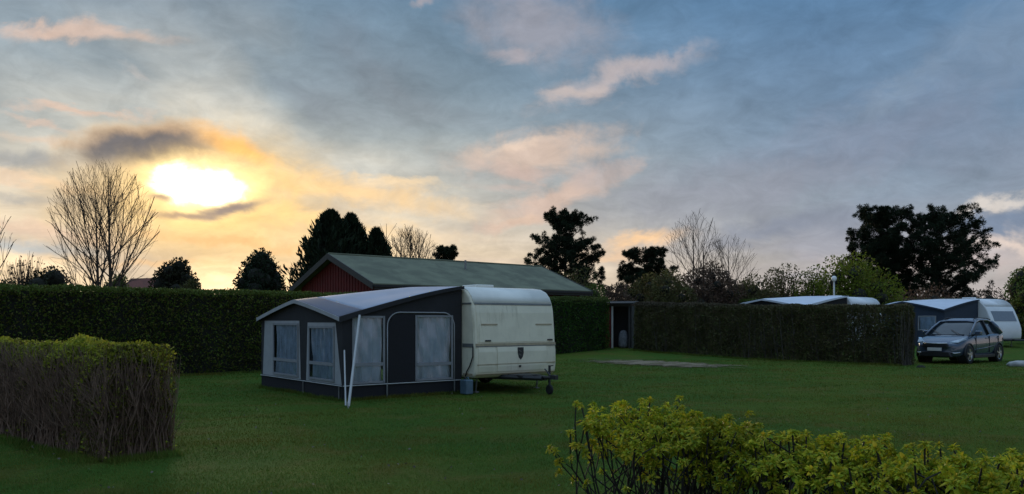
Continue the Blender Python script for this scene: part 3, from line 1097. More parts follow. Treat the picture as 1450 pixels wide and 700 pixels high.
def awning_roof(root, x0, L, D, zr, zc, zp, eave, mats, rail_peak=None, over=.28, band=.55, valance=.11):
    """fabric roof: rail at y=0 (height zr), front corners zc, front peak zp"""
    nx, ny = 24, 18
    def hz(x, y):
        s = abs((x - x0) / L * 2 - 1)           # 0 centre, 1 ends
        s = s ** 1.15
        t = min(1.12, y / D)
        c = zr - (zr - zp) * t ** 1.1 + (rail_peak or 0) * (1 - t)
        e = zr - (zr - zc) * (t ** 1.25)
        sag = -.035 * math.sin(math.pi * min(1, t)) * (1 - abs(2 * s - 1))
        return c + (e - c) * s + sag
    def sheet(y0, y1, m, name, lift=0.0):
        vs = []
        for j in range(ny + 1):
            for i in range(nx + 1):
                x = x0 - .06 + (L + .12) * i / nx; y = y0 + (y1 - y0) * j / ny
                vs.append((x, y, hz(x, y) + lift))
        fs = [(j * (nx + 1) + i, j * (nx + 1) + i + 1, (j + 1) * (nx + 1) + i + 1, (j + 1) * (nx + 1) + i) for j in range(ny) for i in range(nx)]
        return MB().add(vs, fs).build(name, m, root, smooth=True, solid=.012)
    sheet(0.0, D - band + over, mats['roof'], 'roof')
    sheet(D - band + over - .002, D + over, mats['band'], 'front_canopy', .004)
    # valances at both ends and along the front
    for xe in (x0 - .065, x0 + L + .065):
        n = 16
        vs = []
        for i in range(n + 1):
            y = (D + over) * i / n
            z = hz(min(max(xe, x0), x0 + L), y)
            vs += [(xe, y, z + .012), (xe, y, z - valance * (.55 + .45 * i / n))]
        MB().add(vs, [(2 * i, 2 * i + 2, 2 * i + 3, 2 * i + 1) for i in range(n)]).build('end_valance', mats['trim'], root, solid=.012)
    n = 24
    vs = []
    for i in range(n + 1):
        x = x0 - .06 + (L + .12) * i / n
        z = hz(x, D + over)
        vs += [(x, D + over + .004, z + .012), (x, D + over + .004, z - .07)]
    MB().add(vs, [(2 * i, 2 * i + 2, 2 * i + 3, 2 * i + 1) for i in range(n)]).build('front_valance', mats['edge'], root, solid=.012)
    return hz


A1 = R(38)
J1 = (-1.13, 18.4, 0)
caravan(J1, A1, .5, 5.0, 2.42, 2.47, M['cream'], M['cream_light'], 'cream old touring caravan with shield emblem attached to the dark awning')


def main_awning():
    root = empty('awning', J1, R(90) + A1, 'dark grey awning tent with clear windows and blue grey roof', 'awning')
    L, D = 4.5, 3.0
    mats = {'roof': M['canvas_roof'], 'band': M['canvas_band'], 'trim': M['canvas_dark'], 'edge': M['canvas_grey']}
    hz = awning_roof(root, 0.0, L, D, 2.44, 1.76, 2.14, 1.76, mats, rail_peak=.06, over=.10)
    sk = .31
    # near end wall (x = 0)
    def top_e(u): return hz(0.0, min(max(u, 0.02), D)) - .015
    eh = [(2.04, 2.76, .36, 1.74), (.30, 1.24, .36, 1.76)]
    mb = MB(); wall_sheet(mb, 'x', 0.0, 0.03, D, lambda u: sk, top_e, eh, [.6, 1.6, 1.9, 2.4, 2.9])
    mb.build('end_wall', M['canvas_dark'], root)
    mb = MB(); wall_sheet(mb, 'x', 0.004, 0.03, D, lambda u: .02, lambda u: sk + .01, [])
    mb.build('end_skirt', M['canvas_black'], root)
    mb = MB(); wall_sheet(mb, 'x', L, 0.03, D, lambda u: .02, lambda u: hz(L, min(max(u, .02), D)) - .015, [], [1, 2])
    mb.build('far_end_wall', M['canvas_dark'], root)
    pane_curtain(root, 'x', 2.04, 2.76, .36, 1.74, 0.0, M['curtain'], [.74], M['frame_grey'], 0.0)
    pane_curtain(root, 'x', .30, 1.24, .36, 1.76, 0.0, M['curtain'], [.70], M['frame_grey'], 0.0)
    # roll-up door: zip arch in pale piping, dark flap
    arch = []
    za, y0, y1 = 1.84, .24, 1.96
    arch += [(-.016, y1, .06), (-.016, y1, za - .30)]
    for i in range(9):
        t = i / 8 * math.pi / 2
        arch.append((-.016, y1 - .30 + .30 * math.cos(t), za - .30 + .30 * math.sin(t)))
    for i in range(9):
        t = i / 8 * math.pi / 2
        arch.append((-.016, y0 + .30 - .30 * math.sin(t), za - .30 + .30 * math.cos(t)))
    arch += [(-.016, y0, .06)]
    do = MB().prism([(1.29, .33), (1.92, .33), (1.92, 1.52), (1.84, 1.72), (1.66, 1.80), (1.29, 1.80)], 'x', -.014, -.003).build('door_flap', M['canvas_black'], root)
    MB().tube(arch, .014, 6).build('door_piping', M['canvas_grey'], do, smooth=True)
    MB().tube([(-.02, .05, sk), (-.02, D, sk)], .011, 6).build('skirt_rail', M['pole_white'], root)
    # front wall (y = D)
    def top_f(u): return hz(u, D) - .03
    fh = [(2.22, 3.66, .40, 1.58), (.36, 1.60, .40, 1.52)]
    mb = MB(); wall_sheet(mb, 'y', D, 0.0, L, lambda u: sk, top_f, fh, list(np.linspace(0.0, L, 13)))
    mb.build('front_wall', M['canvas_dark'], root)
    mb = MB(); wall_sheet(mb, 'y', D - .004, 0.0, L, lambda u: .02, lambda u: sk + .01, [])
    mb.build('front_skirt', M['canvas_black'], root)
    # pale grey window panels round the openings
    def gp(outer, hole, name):
        m2 = MB()
        (u0b, u1b, u0t, u1t, z0, z1) = outer
        def P(u, z): return (u, D + .008, z)
        h = hole
        def ub(z): t = (z - z0) / (z1 - z0); return u0b + (u0t - u0b) * t
        def ue(z): t = (z - z0) / (z1 - z0); return u1b + (u1t - u1b) * t
        for za_, zb_, ua_, ub_ in ((z0, h[2], None, None), (h[3], z1, None, None)):
            m2.add([P(ub(za_), za_), P(ue(za_), za_), P(ue(zb_), zb_), P(ub(zb_), zb_)], [(0, 1, 2, 3)])
        m2.add([P(ub(h[2]), h[2]), P(h[0], h[2]), P(h[0], h[3]), P(ub(h[3]), h[3])], [(0, 1, 2, 3)])
        m2.add([P(h[1], h[2]), P(ue(h[2]), h[2]), P(ue(h[3]), h[3]), P(h[1], h[3])], [(0, 1, 2, 3)])
        m2.build(name, M['canvas_grey'], root, solid=.006)
    gp((2.08, 4.38, 2.16, 4.25, sk + .02, 1.66), (2.22, 3.66, .40, 1.58), 'window_panel')
    gp((.02, 1.78, .30, 1.70, sk + .02, 1.62), (.36, 1.60, .40, 1.52), 'window_panel')
    pane_curtain(root, 'y', 2.22, 3.66, .40, 1.58, D + .012, M['curtain_blue'], [.74], M['frame_grey'])
    pane_curtain(root, 'y', .36, 1.60, .40, 1.52, D + .012, M['curtain_blue'], [.74], M['frame_grey'])
    MB().tube([(0, D + .02, sk), (L, D + .02, sk)], .010, 6).build('skirt_rail', M['pole_white'], root)
    # frame poles
    for (x, y, zt) in ((0.06, D - .05, 1.75), (L - .06, D - .05, 1.75), (1.95, D - .06, 2.05), (.05, .10, 2.35), (L - .05, .10, 2.35)):
        MB().tube([(x, y, .01), (x, y, zt)], .016, 8).build('frame_pole', M['steel'], root)
    for (x, y) in ((-.03, 1.98), (-.03, .24), (.1, D + .03), (1.9, D + .03)):
        MB().tube([(x, y, .01), (x, y, sk)], .012, 6).build('skirt_leg', M['steel'], root)
    # black ground sheet
    MB().box((L / 2, D / 2, .006), (L - .1, D - .1, .008)).build('groundsheet', M['canvas_black'], root)
    # guy straps
    def loc(px, py_z, Y):
        w = Vector((gx(px, Y), Y, py_z))
        return root_inv @ w
    bpy.context.view_layer.update()
    root_inv = root.matrix_world.inverted()
    top1 = Vector((-.08, D - .35, 1.77))
    g1 = loc(493.5, .02, 15.35)
    MB().tube([top1, g1], .026, 6).build('guy_strap', M['pole_white'], root)
    top2 = Vector((-.05, D - .02, 1.05))
    g2 = loc(489.5, .02, 15.5)
    MB().tube([top2, g2], .016, 6).build('guy_strap', M['pole_white'], root)
    MB().tube([g1 + Vector((0, .02, .09)), g1 + Vector((0, 0, -.06))], .014, 6).build('tent_peg', M['pole_white'], root)
    return root


main_awning()

wc = empty('water_container', (-1.02, 18.05, 0), R(128), 'blue grey water container standing under the caravan edge by the awning', 'container')
MB().box((0, .0, .175), (.26, .20, .33)).build('tank', M['blue_can'], wc, bevel=.03)
MB().lathe([(.03, .34), (.03, .38), (.0, .385)], 12, 'z', (.07, 0, 0)).build('cap', M['trim_dark'], wc)
MB().tube([(-.08, 0, .34), (-.06, 0, .39), (.0, 0, .39), (.02, 0, .34)], .014, 6).build('handle', M['blue_can'], wc)


def other_awning(origin, a, x0, L, D, zr, zc, zp, mats, wall_m, label, scale=1.0, windows=()):
    root = empty('awning', origin, R(90) + a, label, 'awning')
    root.scale = (scale,) * 3
    hz = awning_roof(root, x0, L, D, zr, zc, zp, zc, mats, rail_peak=.05, over=.12, band=.25, valance=.10)
    def te(u): return hz(x0, min(max(u, .02), D)) - .015
    mb = MB(); wall_sheet(mb, 'x', x0, .03, D, lambda u: .02, te, [], [1, 2]); mb.build('end_wall', wall_m, root)
    mb = MB(); wall_sheet(mb, 'x', x0 + L, .03, D, lambda u: .02, lambda u: hz(x0 + L, min(max(u, .02), D)) - .015, [], [1, 2]); mb.build('far_end_wall', wall_m, root)
    hs = [(w[0], w[1], .9, 1.62) for w in windows]
    mb = MB(); wall_sheet(mb, 'y', D, x0, x0 + L, lambda u: .02, lambda u: hz(u, D) - .02, hs, list(np.linspace(x0, x0 + L, 11))); mb.build('front_wall', wall_m, root)
    for w in windows:
        pane_curtain(root, 'y', w[0], w[1], .9, 1.62, D, M['curtain_blue'], [], M['canvas_grey'])
    return root


# second pitch, behind the brownish hedge
A2 = R(33)
J2 = (gx(1200, 40.5), 40.5, float(gz(0, 40.5)))
mats2 = {'roof': M['canvas_white'], 'band': M['canvas_white'], 'trim': M['canvas_white'], 'edge': M['canvas_white']}
caravan(J2, A2, .4, 5.4, 2.3, 2.55, M['white_gloss'], M['white_gloss'], 'white caravan mostly hidden behind the brownish clipped hedge', False, scale=1.06)
other_awning(J2, A2, .0, 4.6, 3.2, 2.55, 2.05, 2.42, mats2, M['canvas_black'], 'pale roofed awning with black gable peeking over the brownish hedge', 1.06)
# third pitch, behind the car
A3 = R(26)
J3 = (gx(1388, 42.5), 42.5, float(gz(0, 42.5)))
mats3 = {'roof': M['canvas_white'], 'band': M['canvas_white'], 'trim': M['canvas_blue'], 'edge': M['canvas_blue']}
caravan(J3, A3, .75, 6.2, 2.35, 2.58, M['white_gloss'], M['white_gloss'], 'white modern caravan with sloping nose behind the parked car', False, slope=.30)
other_awning(J3, A3, .1, 4.8, 2.7, 2.5, 1.98, 2.42, mats3, M['canvas_blue'], 'dark blue awning with white roof edge behind the parked car', 1.0, ((.6, 1.6), (2.0, 2.9), (3.3, 4.3)))

# ------------------------------------------------------------------ buildings
def red_house():
    g = float(gz(0, 40))
    k = 1.25
    apex = Vector((gx(465, 35.0), 35.0))
    rd = Vector((.755, .656)); rd.normalize()
    Lh, hw = 12.7, 3.7
    zr, ze = 1.65 + 2.35 * k, 1.65 + 1.22 * k
    ang = math.atan2(rd.y, rd.x)
    root = empty('red_house', (apex.x, apex.y, 0), ang, 'red timber house with a low green grey gabled roof behind the hedge', 'house')
    # local: x along ridge, y to the far side
    w = hw - .45
    zw = ze + (zr - ze) * .45 / hw - .14
    zt = zr - .16
    MB().prism([(-w, -.1), (w, -.1), (w, zw), (0, zt), (-w, zw)], 'x', .35, Lh - .35).build('wall', M['red_wood'], root)
    gb = MB()
    yy = -w + .12
    while yy < w:
        top = zt - (zt - zw) * abs(yy) / w - .05
        gb.box((.335, yy, top / 2), (.035, .05, top))
        yy += .24
    gb.build('board_batten', M['red_wood'], root)
    sl = (zr - ze) / hw
    for s in (-1, 1):
        mb = MB()
        mb.prism([(0 if s < 0 else 0.002, zr), (s * hw, ze), (s * hw, ze - .10), (0 if s < 0 else .002, zr - .10)], 'x', 0.0, Lh)
        ro = mb.build('roof', M['roof_felt'], root)
        for xe in (-.03, Lh + .03):
            MB().prism([(s * .002, zr + .02), (s * (hw + .02), ze + .02), (s * (hw + .02), ze - .24), (s * .002, zr - .24)], 'x', xe - .025, xe + .025).build('barge_board', M['barge'], ro)
        MB().box((Lh / 2, s * (hw + .05), ze - .10), (Lh, .11, .10)).build('gutter', M['roof_dark'], ro)
        MB().box((Lh / 2, s * (hw + .01), ze - .20), (Lh - .1, .03, .10)).build('fascia', M['barge'], ro)
    MB().tube([(0, 0, zr + .01), (Lh, 0, zr + .01)], .05, 6).build('ridge_cap', M['roof_felt'], root)
    MB().tube([(6.6, -1.2, zr - .5), (6.6, -1.2, zr - .02)], .05, 8).build('vent_pipe', M['steel'], root)
    wn = MB().box((5.0, -w - .02, 1.5), (1.2, .05, 1.0)).build('window', M['white_wood'], root)
    MB().box((5.0, -w - .05, 1.5), (1.05, .02, .85)).build('pane', M['glass'], wn)
    return root


red_house()


def gable_hut(name, loc, rz, Lx, Wy, zw, zr, wall_m, roof_m, label, cat, over=.25, door=False):
    root = empty(name, loc, rz, label, cat)
    MB().prism([(-Wy / 2, -.1), (Wy / 2, -.1), (Wy / 2, zw), (0, zr - .08), (-Wy / 2, zw)], 'x', 0, Lx).build('wall', wall_m, root)
    sl = (zr - zw) / (Wy / 2)
    for s in (-1, 1):
        e = Wy / 2 + over
        ro = MB().prism([(s * .001, zr + .02), (s * e, zr + .02 - sl * e), (s * e, zr - .08 - sl * e), (s * .001, zr - .08)], 'x', -over, Lx + over).build('roof', roof_m, root)
        for xe in (-over - .02, Lx + over + .02):
            MB().prism([(s * .001, zr + .04), (s * (e + .02), zr + .04 - sl * e), (s * (e + .02), zr - .14 - sl * e), (s * .001, zr - .14)], 'x', xe - .018, xe + .018).build('barge_board', M['barge'], ro)
    if door:
        d = MB().box((-.02, 0, 1.0), (.05, .9, 2.0)).build('door', M['white_wood'], root)
        MB().box((-.06, .35, 1.0), (.05, .04, .12)).build('handle', M['steel'], d)
    return root


gable_hut('cottage', (gx(262, 62), 62, float(gz(0, 62))), R(160), 5, 4.4, 2.5, 4.6, M['red_wood'], M['tile_red'], 'small cottage with a red tiled roof far beyond the tall hedge', 'cottage', .3)


def shed():
    Y = 41.6
    c = Vector((gx(868, Y), Y))
    rz = R(-20)
    root = empty('red_shed', (c.x, c.y, float(gz(0, Y))), rz, 'narrow red shed with white corner board and dark open doorway', 'shed')
    # local x right, y away; open doorway on the right half
    for i, xx in enumerate(np.arange(-.66, -.1, .125)):
        MB().box((xx, .0, 1.05), (.117, .03, 2.1)).build('board', M['red_wood'], root)
    MB().box((-.03, -.012, 1.08), (.085, .05, 2.16)).build('corner_board', M['white_wood'], root)
    MB().box((.86, -.005, 1.08), (.085, .05, 2.16)).build('door_post', M['barge'], root)
    MB().box((.1, .0, 2.22), (1.65, .05, .14)).build('lintel', M['barge'], root)
    MB().box((.1, 1.0, 1.1), (1.7, .04, 2.2)).build('back_wall', M['roof_dark'], root)
    MB().box((-.76, .52, 1.1), (.04, .94, 2.2)).build('side_wall', M['red_wood'], root)
    MB().box((.95, .52, 1.1), (.04, .94, 2.2)).build('side_wall', M['barge'], root)
    MB().box((.1, .48, 2.36), (2.0, 1.5, .06), rx=.08).build('roof', M['roof_dark'], root)
    sk = MB()
    sk.lathe([(.0, .02), (.22, .02), (.27, .15), (.26, .40), (.24, .62), (.20, .80), (.12, .90), (.0, .93)], 12, 'z')
    s = sk.build('white_sack', plain('sack_white', (.26, .27, .29), .7, var=.5, scale=6), None, smooth=True)
    q = root.location + Matrix.Rotation(rz, 3, 'Z') @ Vector((.45, .45, .0))
    s.location = q
    tag(s, 'pale full sack standing inside the dark shed doorway', 'sack')


shed()

# lamp post with a white globe
Yl = 46.0
lp = empty('lamp_post', (gx(1181, Yl), Yl, float(gz(0, Yl))), 0, 'slim post with a small white globe above the pale awning roof', 'lamp post')
zt = gzv(396, Yl) - float(gz(0, Yl))
MB().tube([(0, 0, -.05), (0, 0, zt - .1)], [.06, .045], 10).build('post', M['pole_white'], lp, smooth=True)
MB().lathe([(.0, zt - .12), (.10, zt - .08), (.15, zt + .02), (.14, zt + .12), (.08, zt + .19), (0, zt + .21)], 16, 'z').build('globe', M['globe'], lp, smooth=True)

# pale stone at the right border
sb = MB()
Ys = 29.3
vs = []; fs = []
for j, (rr, hh) in enumerate(((.34, -.02), (.40, .07), (.36, .16), (.18, .21))):
    for k in range(10):
        a = k / 10 * 2 * math.pi
        w = 1 + .16 * math.sin(3 * a + j) + .1 * math.sin(5 * a)
        vs.append((rr * w * math.cos(a) * 1.25, rr * w * math.sin(a) * .8, hh))
fs = [(j * 10 + k, j * 10 + (k + 1) % 10, (j + 1) * 10 + (k + 1) % 10, (j + 1) * 10 + k) for j in range(3) for k in range(10)] + [tuple(30 + k for k in range(10))]
so = sb.add(vs, fs).build('boulder', M['stone'], None, smooth=True)
so.location = (gx(1447, Ys), Ys, .0)
tag(so, 'pale low boulder lying on the grass in front of the car', 'boulder')

# mole hill by the hedge end
vs = []
for j, (rr, hh) in enumerate(((.17, -.01), (.13, .05), (.06, .09))):
    for k in range(9):
        a = k / 9 * 2 * math.pi
        vs.append((rr * (1 + .2 * math.sin(2 * a + j)) * math.cos(a), rr * math.sin(a), hh))
fs = [(j * 9 + k, j * 9 + (k + 1) % 9, (j + 1) * 9 + (k + 1) % 9, (j + 1) * 9 + k) for j in range(2) for k in range(9)] + [tuple(18 + k for k in range(9))]
mo = MB().add(vs, fs).build('molehill', M['core'], None, smooth=True)
mo.location = (gx(1304, 28.4), 28.4, 0)
tag(mo, 'tiny dark molehill on the grass near the hedge end', 'molehill')

# ------------------------------------------------------------------ car
def car():
    root = empty('parked_car', (16.35, 31.09, 0), R(37.7), 'dark grey compact crossover car parked beside the brownish hedge', 'car')
    root.scale = (1.03, 1.03, 1.09)
    P = M['car_paint']
    st = [  # x, zb, w, zs, zt
        (0.02, .34, .56, .60, .70), (.10, .24, .76, .70, .83), (.30, .21, .845, .82, .93), (.62, .21, .875, .90, .985),
        (.95, .21, .885, .95, 1.03), (1.25, .21, .885, .975, 1.07), (1.8, .21, .885, .99, 1.07), (2.5, .21, .885, 1.02, 1.09),
        (3.2, .22, .885, 1.05, 1.11), (3.75, .25, .875, 1.07, 1.13), (4.1, .32, .83, 1.03, 1.10), (4.27, .42, .72, .92, 1.0)]
    vs = []; per = 15
    for x, zb, w, zs, zt_ in st:
        half = [(0, zb), (w * .80, zb), (w * .965, zb + .10), (w * 1.0, zb + (zs - zb) * .50), (w * .985, zb + (zs - zb) * .80), (w * .955, zs), (w * .80, zs * .4 + zt_ * .6), (0, zt_)]
        ring = half + [(-y, z) for y, z in reversed(half[1:-1])]
        per = len(ring)
        for y, z in ring:
            xx = x + (.16 * (abs(y) / .8) ** 2.2 if x < .4 else 0)
            vs.append((xx, y, z))
    fs = []
    for i in range(len(st) - 1):
        for k in range(per):
            k2 = (k + 1) % per
            fs.append((i * per + k, i * per + k2, (i + 1) * per + k2, (i + 1) * per + k))
    fs += [tuple(range(per)), tuple((len(st) - 1) * per + k for k in range(per))]
    MB().add(vs, fs).build('body', P, root, smooth=True, subsurf=2)
    # glasshouse
    pr = [(1.06, 1.02, .80), (1.45, 1.27, .735), (1.88, 1.50, .65), (2.3, 1.575, .62), (3.0, 1.575, .61), (3.5, 1.48, .60), (3.82, 1.28, .64), (4.06, 1.04, .68)]
    vs = []; fs = []
    for x, z, w in pr:
        wb = .82 if 1.1 < x < 4.0 else .78
        vs += [(x, -wb, 1.0), (x, -w, z - .03), (x, -w * .6, z), (x, w * .6, z), (x, w, z - .03), (x, wb, 1.0)]
    for i in range(len(pr) - 1):
        for k in range(5):
            fs.append((i * 6 + k, i * 6 + k + 1, (i + 1) * 6 + k + 1, (i + 1) * 6 + k))
    MB().add(vs, fs).build('window_glass', M['glass'], root, smooth=True)
    # roof skin
    rp = [(1.86, 1.505, .65), (2.3, 1.60, .635), (3.0, 1.60, .625), (3.6, 1.50, .62), (3.82, 1.40, .61)]
    vs = []; fs = []
    for x, z, w in rp:
        vs += [(x, -w - .01, z - .075), (x, -w, z - .02), (x, -w * .55, z + .012), (x, w * .55, z + .012), (x, w, z - .02), (x, w + .01, z - .075)]
    for i in range(len(rp) - 1):
        for k in range(5):
            fs.append((i * 6 + k, i * 6 + k + 1, (i + 1) * 6 + k + 1, (i + 1) * 6 + k))
    MB().add(vs, fs).build('roof', P, root, smooth=True, solid=.02)
    for s in (-1, 1):
        MB().tube([(1.02, s * .82, 1.0), (1.45, s * .745, 1.27), (1.88, s * .665, 1.485), (2.2, s * .645, 1.545)], .035, 6).build('front_pillar', P, root, smooth=True)
        MB().tube([(2.62, s * .835, 1.03), (2.55, s * .64, 1.55)], .035, 6).build('middle_pillar', M['plastic'], root, smooth=True)
        MB().tube([(3.42, s * .625, 1.50), (3.64, s * .69, 1.30), (3.80, s * .77, 1.06)], [.05, .10, .13], 8).build('rear_pillar', P, root, smooth=True)
        MB().tube([(1.95, s * .55, 1.585), (2.3, s * .56, 1.635), (3.2, s * .55, 1.62), (3.5, s * .54, 1.565)], .016, 6).build('roof_rail', M['plastic'], root, smooth=True)
        # mirror
        mi = MB().box((1.38, s * .98, 1.10), (.16, .22, .15)).build('mirror', P, root, bevel=.04)
        MB().box((1.40, s * .88, 1.04), (.06, .12, .04)).build('mirror_arm', M['plastic'], mi)
        # headlight
        hl = [(.16, s * .44, .70), (.28, s * .74, .76), (.62, s * .868, .86), (.60, s * .845, .925), (.36, s * .72, .865), (.20, s * .48, .79)]
        hv = hl + [(x + .03, y * .93, z) for x, y, z in hl]
        MB().add([(x - .035, y * 1.022, z + .008) for x, y, z in hl] + [(x + .05, y * .92, z) for x, y, z in hl], [tuple(range(6)), tuple(range(11, 5, -1))] + [(i, i + 6, (i + 1) % 6 + 6, (i + 1) % 6) for i in range(6)]).build('headlight', M['lamp_glass'], root)
        MB().tube([(.13, s * .50, .40), (.17, s * .66, .385), (.30, s * .79, .41)], .020, 6).build('fog_trim', M['chrome'], root, smooth=True)
        # sills and arches
        MB().prism([(1.25, .20), (3.05, .20), (3.05, .32), (1.25, .32)], 'y', min(s * .80, s * .905), max(s * .80, s * .905)).build('sill', M['plastic'], root, bevel=.02)
        for x0, x1 in ((1.5, 2.55), (2.65, 3.4)):
            MB().box(((x0 + x1) / 2 + .35, s * .872, .90), (.20, .035, .03)).build('door_handle', P, root, bevel=.01)
        for xs_ in (1.42, 2.60, 3.42):
            MB().box((xs_, s * .874, .68), (.010, .03, .60)).build('door_gap', M['plastic'], root)
        MB().tube([(1.3, s * .868, .50), (2.2, s * .887, .545), (3.1, s * .880, .62)], .014, 6).build('door_crease', P, root, smooth=True)
        for xw in (.85, 3.46):
            ar = []
            for i in range(13):
                t = math.pi * (-.08 + 1.16 * i / 12)
                ar.append((xw + .385 * math.cos(t), s * .872, .33 + .385 * math.sin(t)))
            MB().tube(ar, .035, 6).build('wheel_arch', M['plastic'], root, smooth=True)
            MB().lathe([(.0, s * .60), (.37, s * .60), (.37, s * .888)], 20, 'y', (xw, 0, .33)).build('wheel_well', M['rubber'], root)
            w = empty('wheel', (xw, s * .80, .33)); w.parent = root
            MB().lathe([(.22, -.10), (.31, -.105), (.33, -.08), (.33, .08), (.31, .105), (.22, .10)], 26, 'y').build('tyre', M['rubber'], w, smooth=True)
            rm = MB().lathe([(.17, -.06), (.225, -.095), (.225, .095), (.17, .06)], 26, 'y')
            for q in range(5):
                t = q / 5 * 2 * math.pi + .3
                rm.box((.11 * math.cos(t), s * .085, .11 * math.sin(t)), (.21, .03, .055), ry=-t)
            rm.lathe([(0, s * .105), (.05, s * .10), (.05, s * .06)], 12, 'y')
            rm.build('rim', M['alloy'], w)
            MB().lathe([(0, s * .03), (.2, s * .03)], 20, 'y').build('brake_disc', M['plastic'], w)
    # front: grille, plate, lower intake
    gr = MB().prism([(-.46, .60), (.46, .60), (.44, .71), (-.44, .71)], 'x', -.01, .12).build('grille', M['plastic'], root, bevel=.01)
    MB().tube([(.03, -.44, .735), (-.01, 0, .725), (.03, .44, .735)], .022, 8).build('chrome_bar', M['chrome'], gr, smooth=True)
    MB().prism([(-.60, .26), (.60, .26), (.50, .43), (-.50, .43)], 'x', -.012, .16).build('lower_intake', M['plastic'], root, bevel=.02)
    MB().box((-.022, 0, .52), (.02, .52, .115)).build('number_plate', M['plate'], root, bevel=.004)
    MB().box((1.08, 0, 1.03), (.10, 1.2, .02)).build('wiper_tray', M['plastic'], root)
    for s in (-.45, .25):
        MB().tube([(1.02, s, 1.05), (1.30, s + .42, 1.20)], .010, 5).build('wiper', M['plastic'], root)
    return root


car()

# ------------------------------------------------------------------ trees
def rvec():
    return Vector((random.gauss(0, 1), random.gauss(0, 1), random.gauss(0, 1))).normalized()


def bare_tree(name, px, Y, top_py, width_px, label, trunks=((0, 0),), n_main=34, low=.10, twig_r=.013, bark='bark_dark', flat=1.0, base_z=None, thick=.15):
    g = float(gz(0, Y))
    H = gzv(top_py, Y) - g
    Rw = width_px / F * Y / 2
    root = empty(name, (gx(px, Y), Y, g), 0, label, 'tree')
    tr = MB(); br = MB()
    cz = H * .55

    def env(p):      # inside crown envelope?
        zt = (p.z - H * .08) / (H * .94)
        if zt < 0 or zt > 1: return False
        prof = (math.sin(min(1, zt * 1.25) * math.pi * .5) ** .7) * math.sqrt(max(0, 1 - max(0, (zt - .45) / .55) ** 2))
        rr = math.hypot(p.x, p.y * flat)
        return rr < Rw * max(.12, prof)

    def grow(p, d, r, depth, seg):
        slack = random.uniform(.78, 1.12)
        pts = [p]; rad = [r]
        steps = 0
        kids = []
        while steps < 26:
            d = (d + rvec() * .085 + Vector((0, 0, .035))).normalized()
            p2 = p + d * seg
            steps += 1
            r = max(twig_r * .55, r * .93)
            p = p2; pts.append(p.copy()); rad.append(r)
            if steps >= 2 and depth < 3 and random.random() < (.9 if depth == 1 else .6):
                kids.append((p.copy(), d.copy(), r))
            if not env(Vector((p.x / slack, p.y / slack, p.z / min(1.0, slack + .05)))): break
        if len(pts) > 1:
            br.tube(pts, rad, 4 if depth == 1 else 3, cap=False)
        for kp, kd, kr in kids:
            side = rvec(); side = (side - kd * side.dot(kd)).normalized()
            nd = (kd * .82 + side * random.uniform(.4, .65)).normalized()
            if env(kp):
                grow(kp, nd, max(twig_r * .7, kr * .55), depth + 1, seg * .62)

    for (tx, lean) in trunks:
        pts = []; rad = []
        n = 12
        for i in range(n + 1):
            t = i / n
            pts.append(Vector((tx + lean * t * H + .04 * math.sin(5 * t + tx), .03 * math.cos(4 * t), t * H * (.97 if tx == trunks[0][0] else .86) - (.1 if i == 0 else 0))))
            rad.append(max(twig_r, thick * (1 - t) ** 1.1 + twig_r))
        tr.tube(pts, rad, 7)
        for k in range(n_main):
            t = low + (.93 - low) * (k + random.random()) / n_main
            f = t * n; i = min(n - 1, int(f)); p = pts[i].lerp(pts[i + 1], f - i)
            an = k * 2.4 + random.uniform(-.4, .4)
            inc = R(random.uniform(36, 64)) * (1 - .45 * t)
            d = Vector((math.cos(an) * math.sin(inc), math.sin(an) * math.sin(inc), math.cos(inc)))
            grow(p, d, max(twig_r, rad[i] * .42), 1, H * .055)
    tr.build('trunk', M[bark], root, smooth=True, fixn=False)
    br.build('crown', M[bark], root, kind='stuff', fixn=False)
    return root


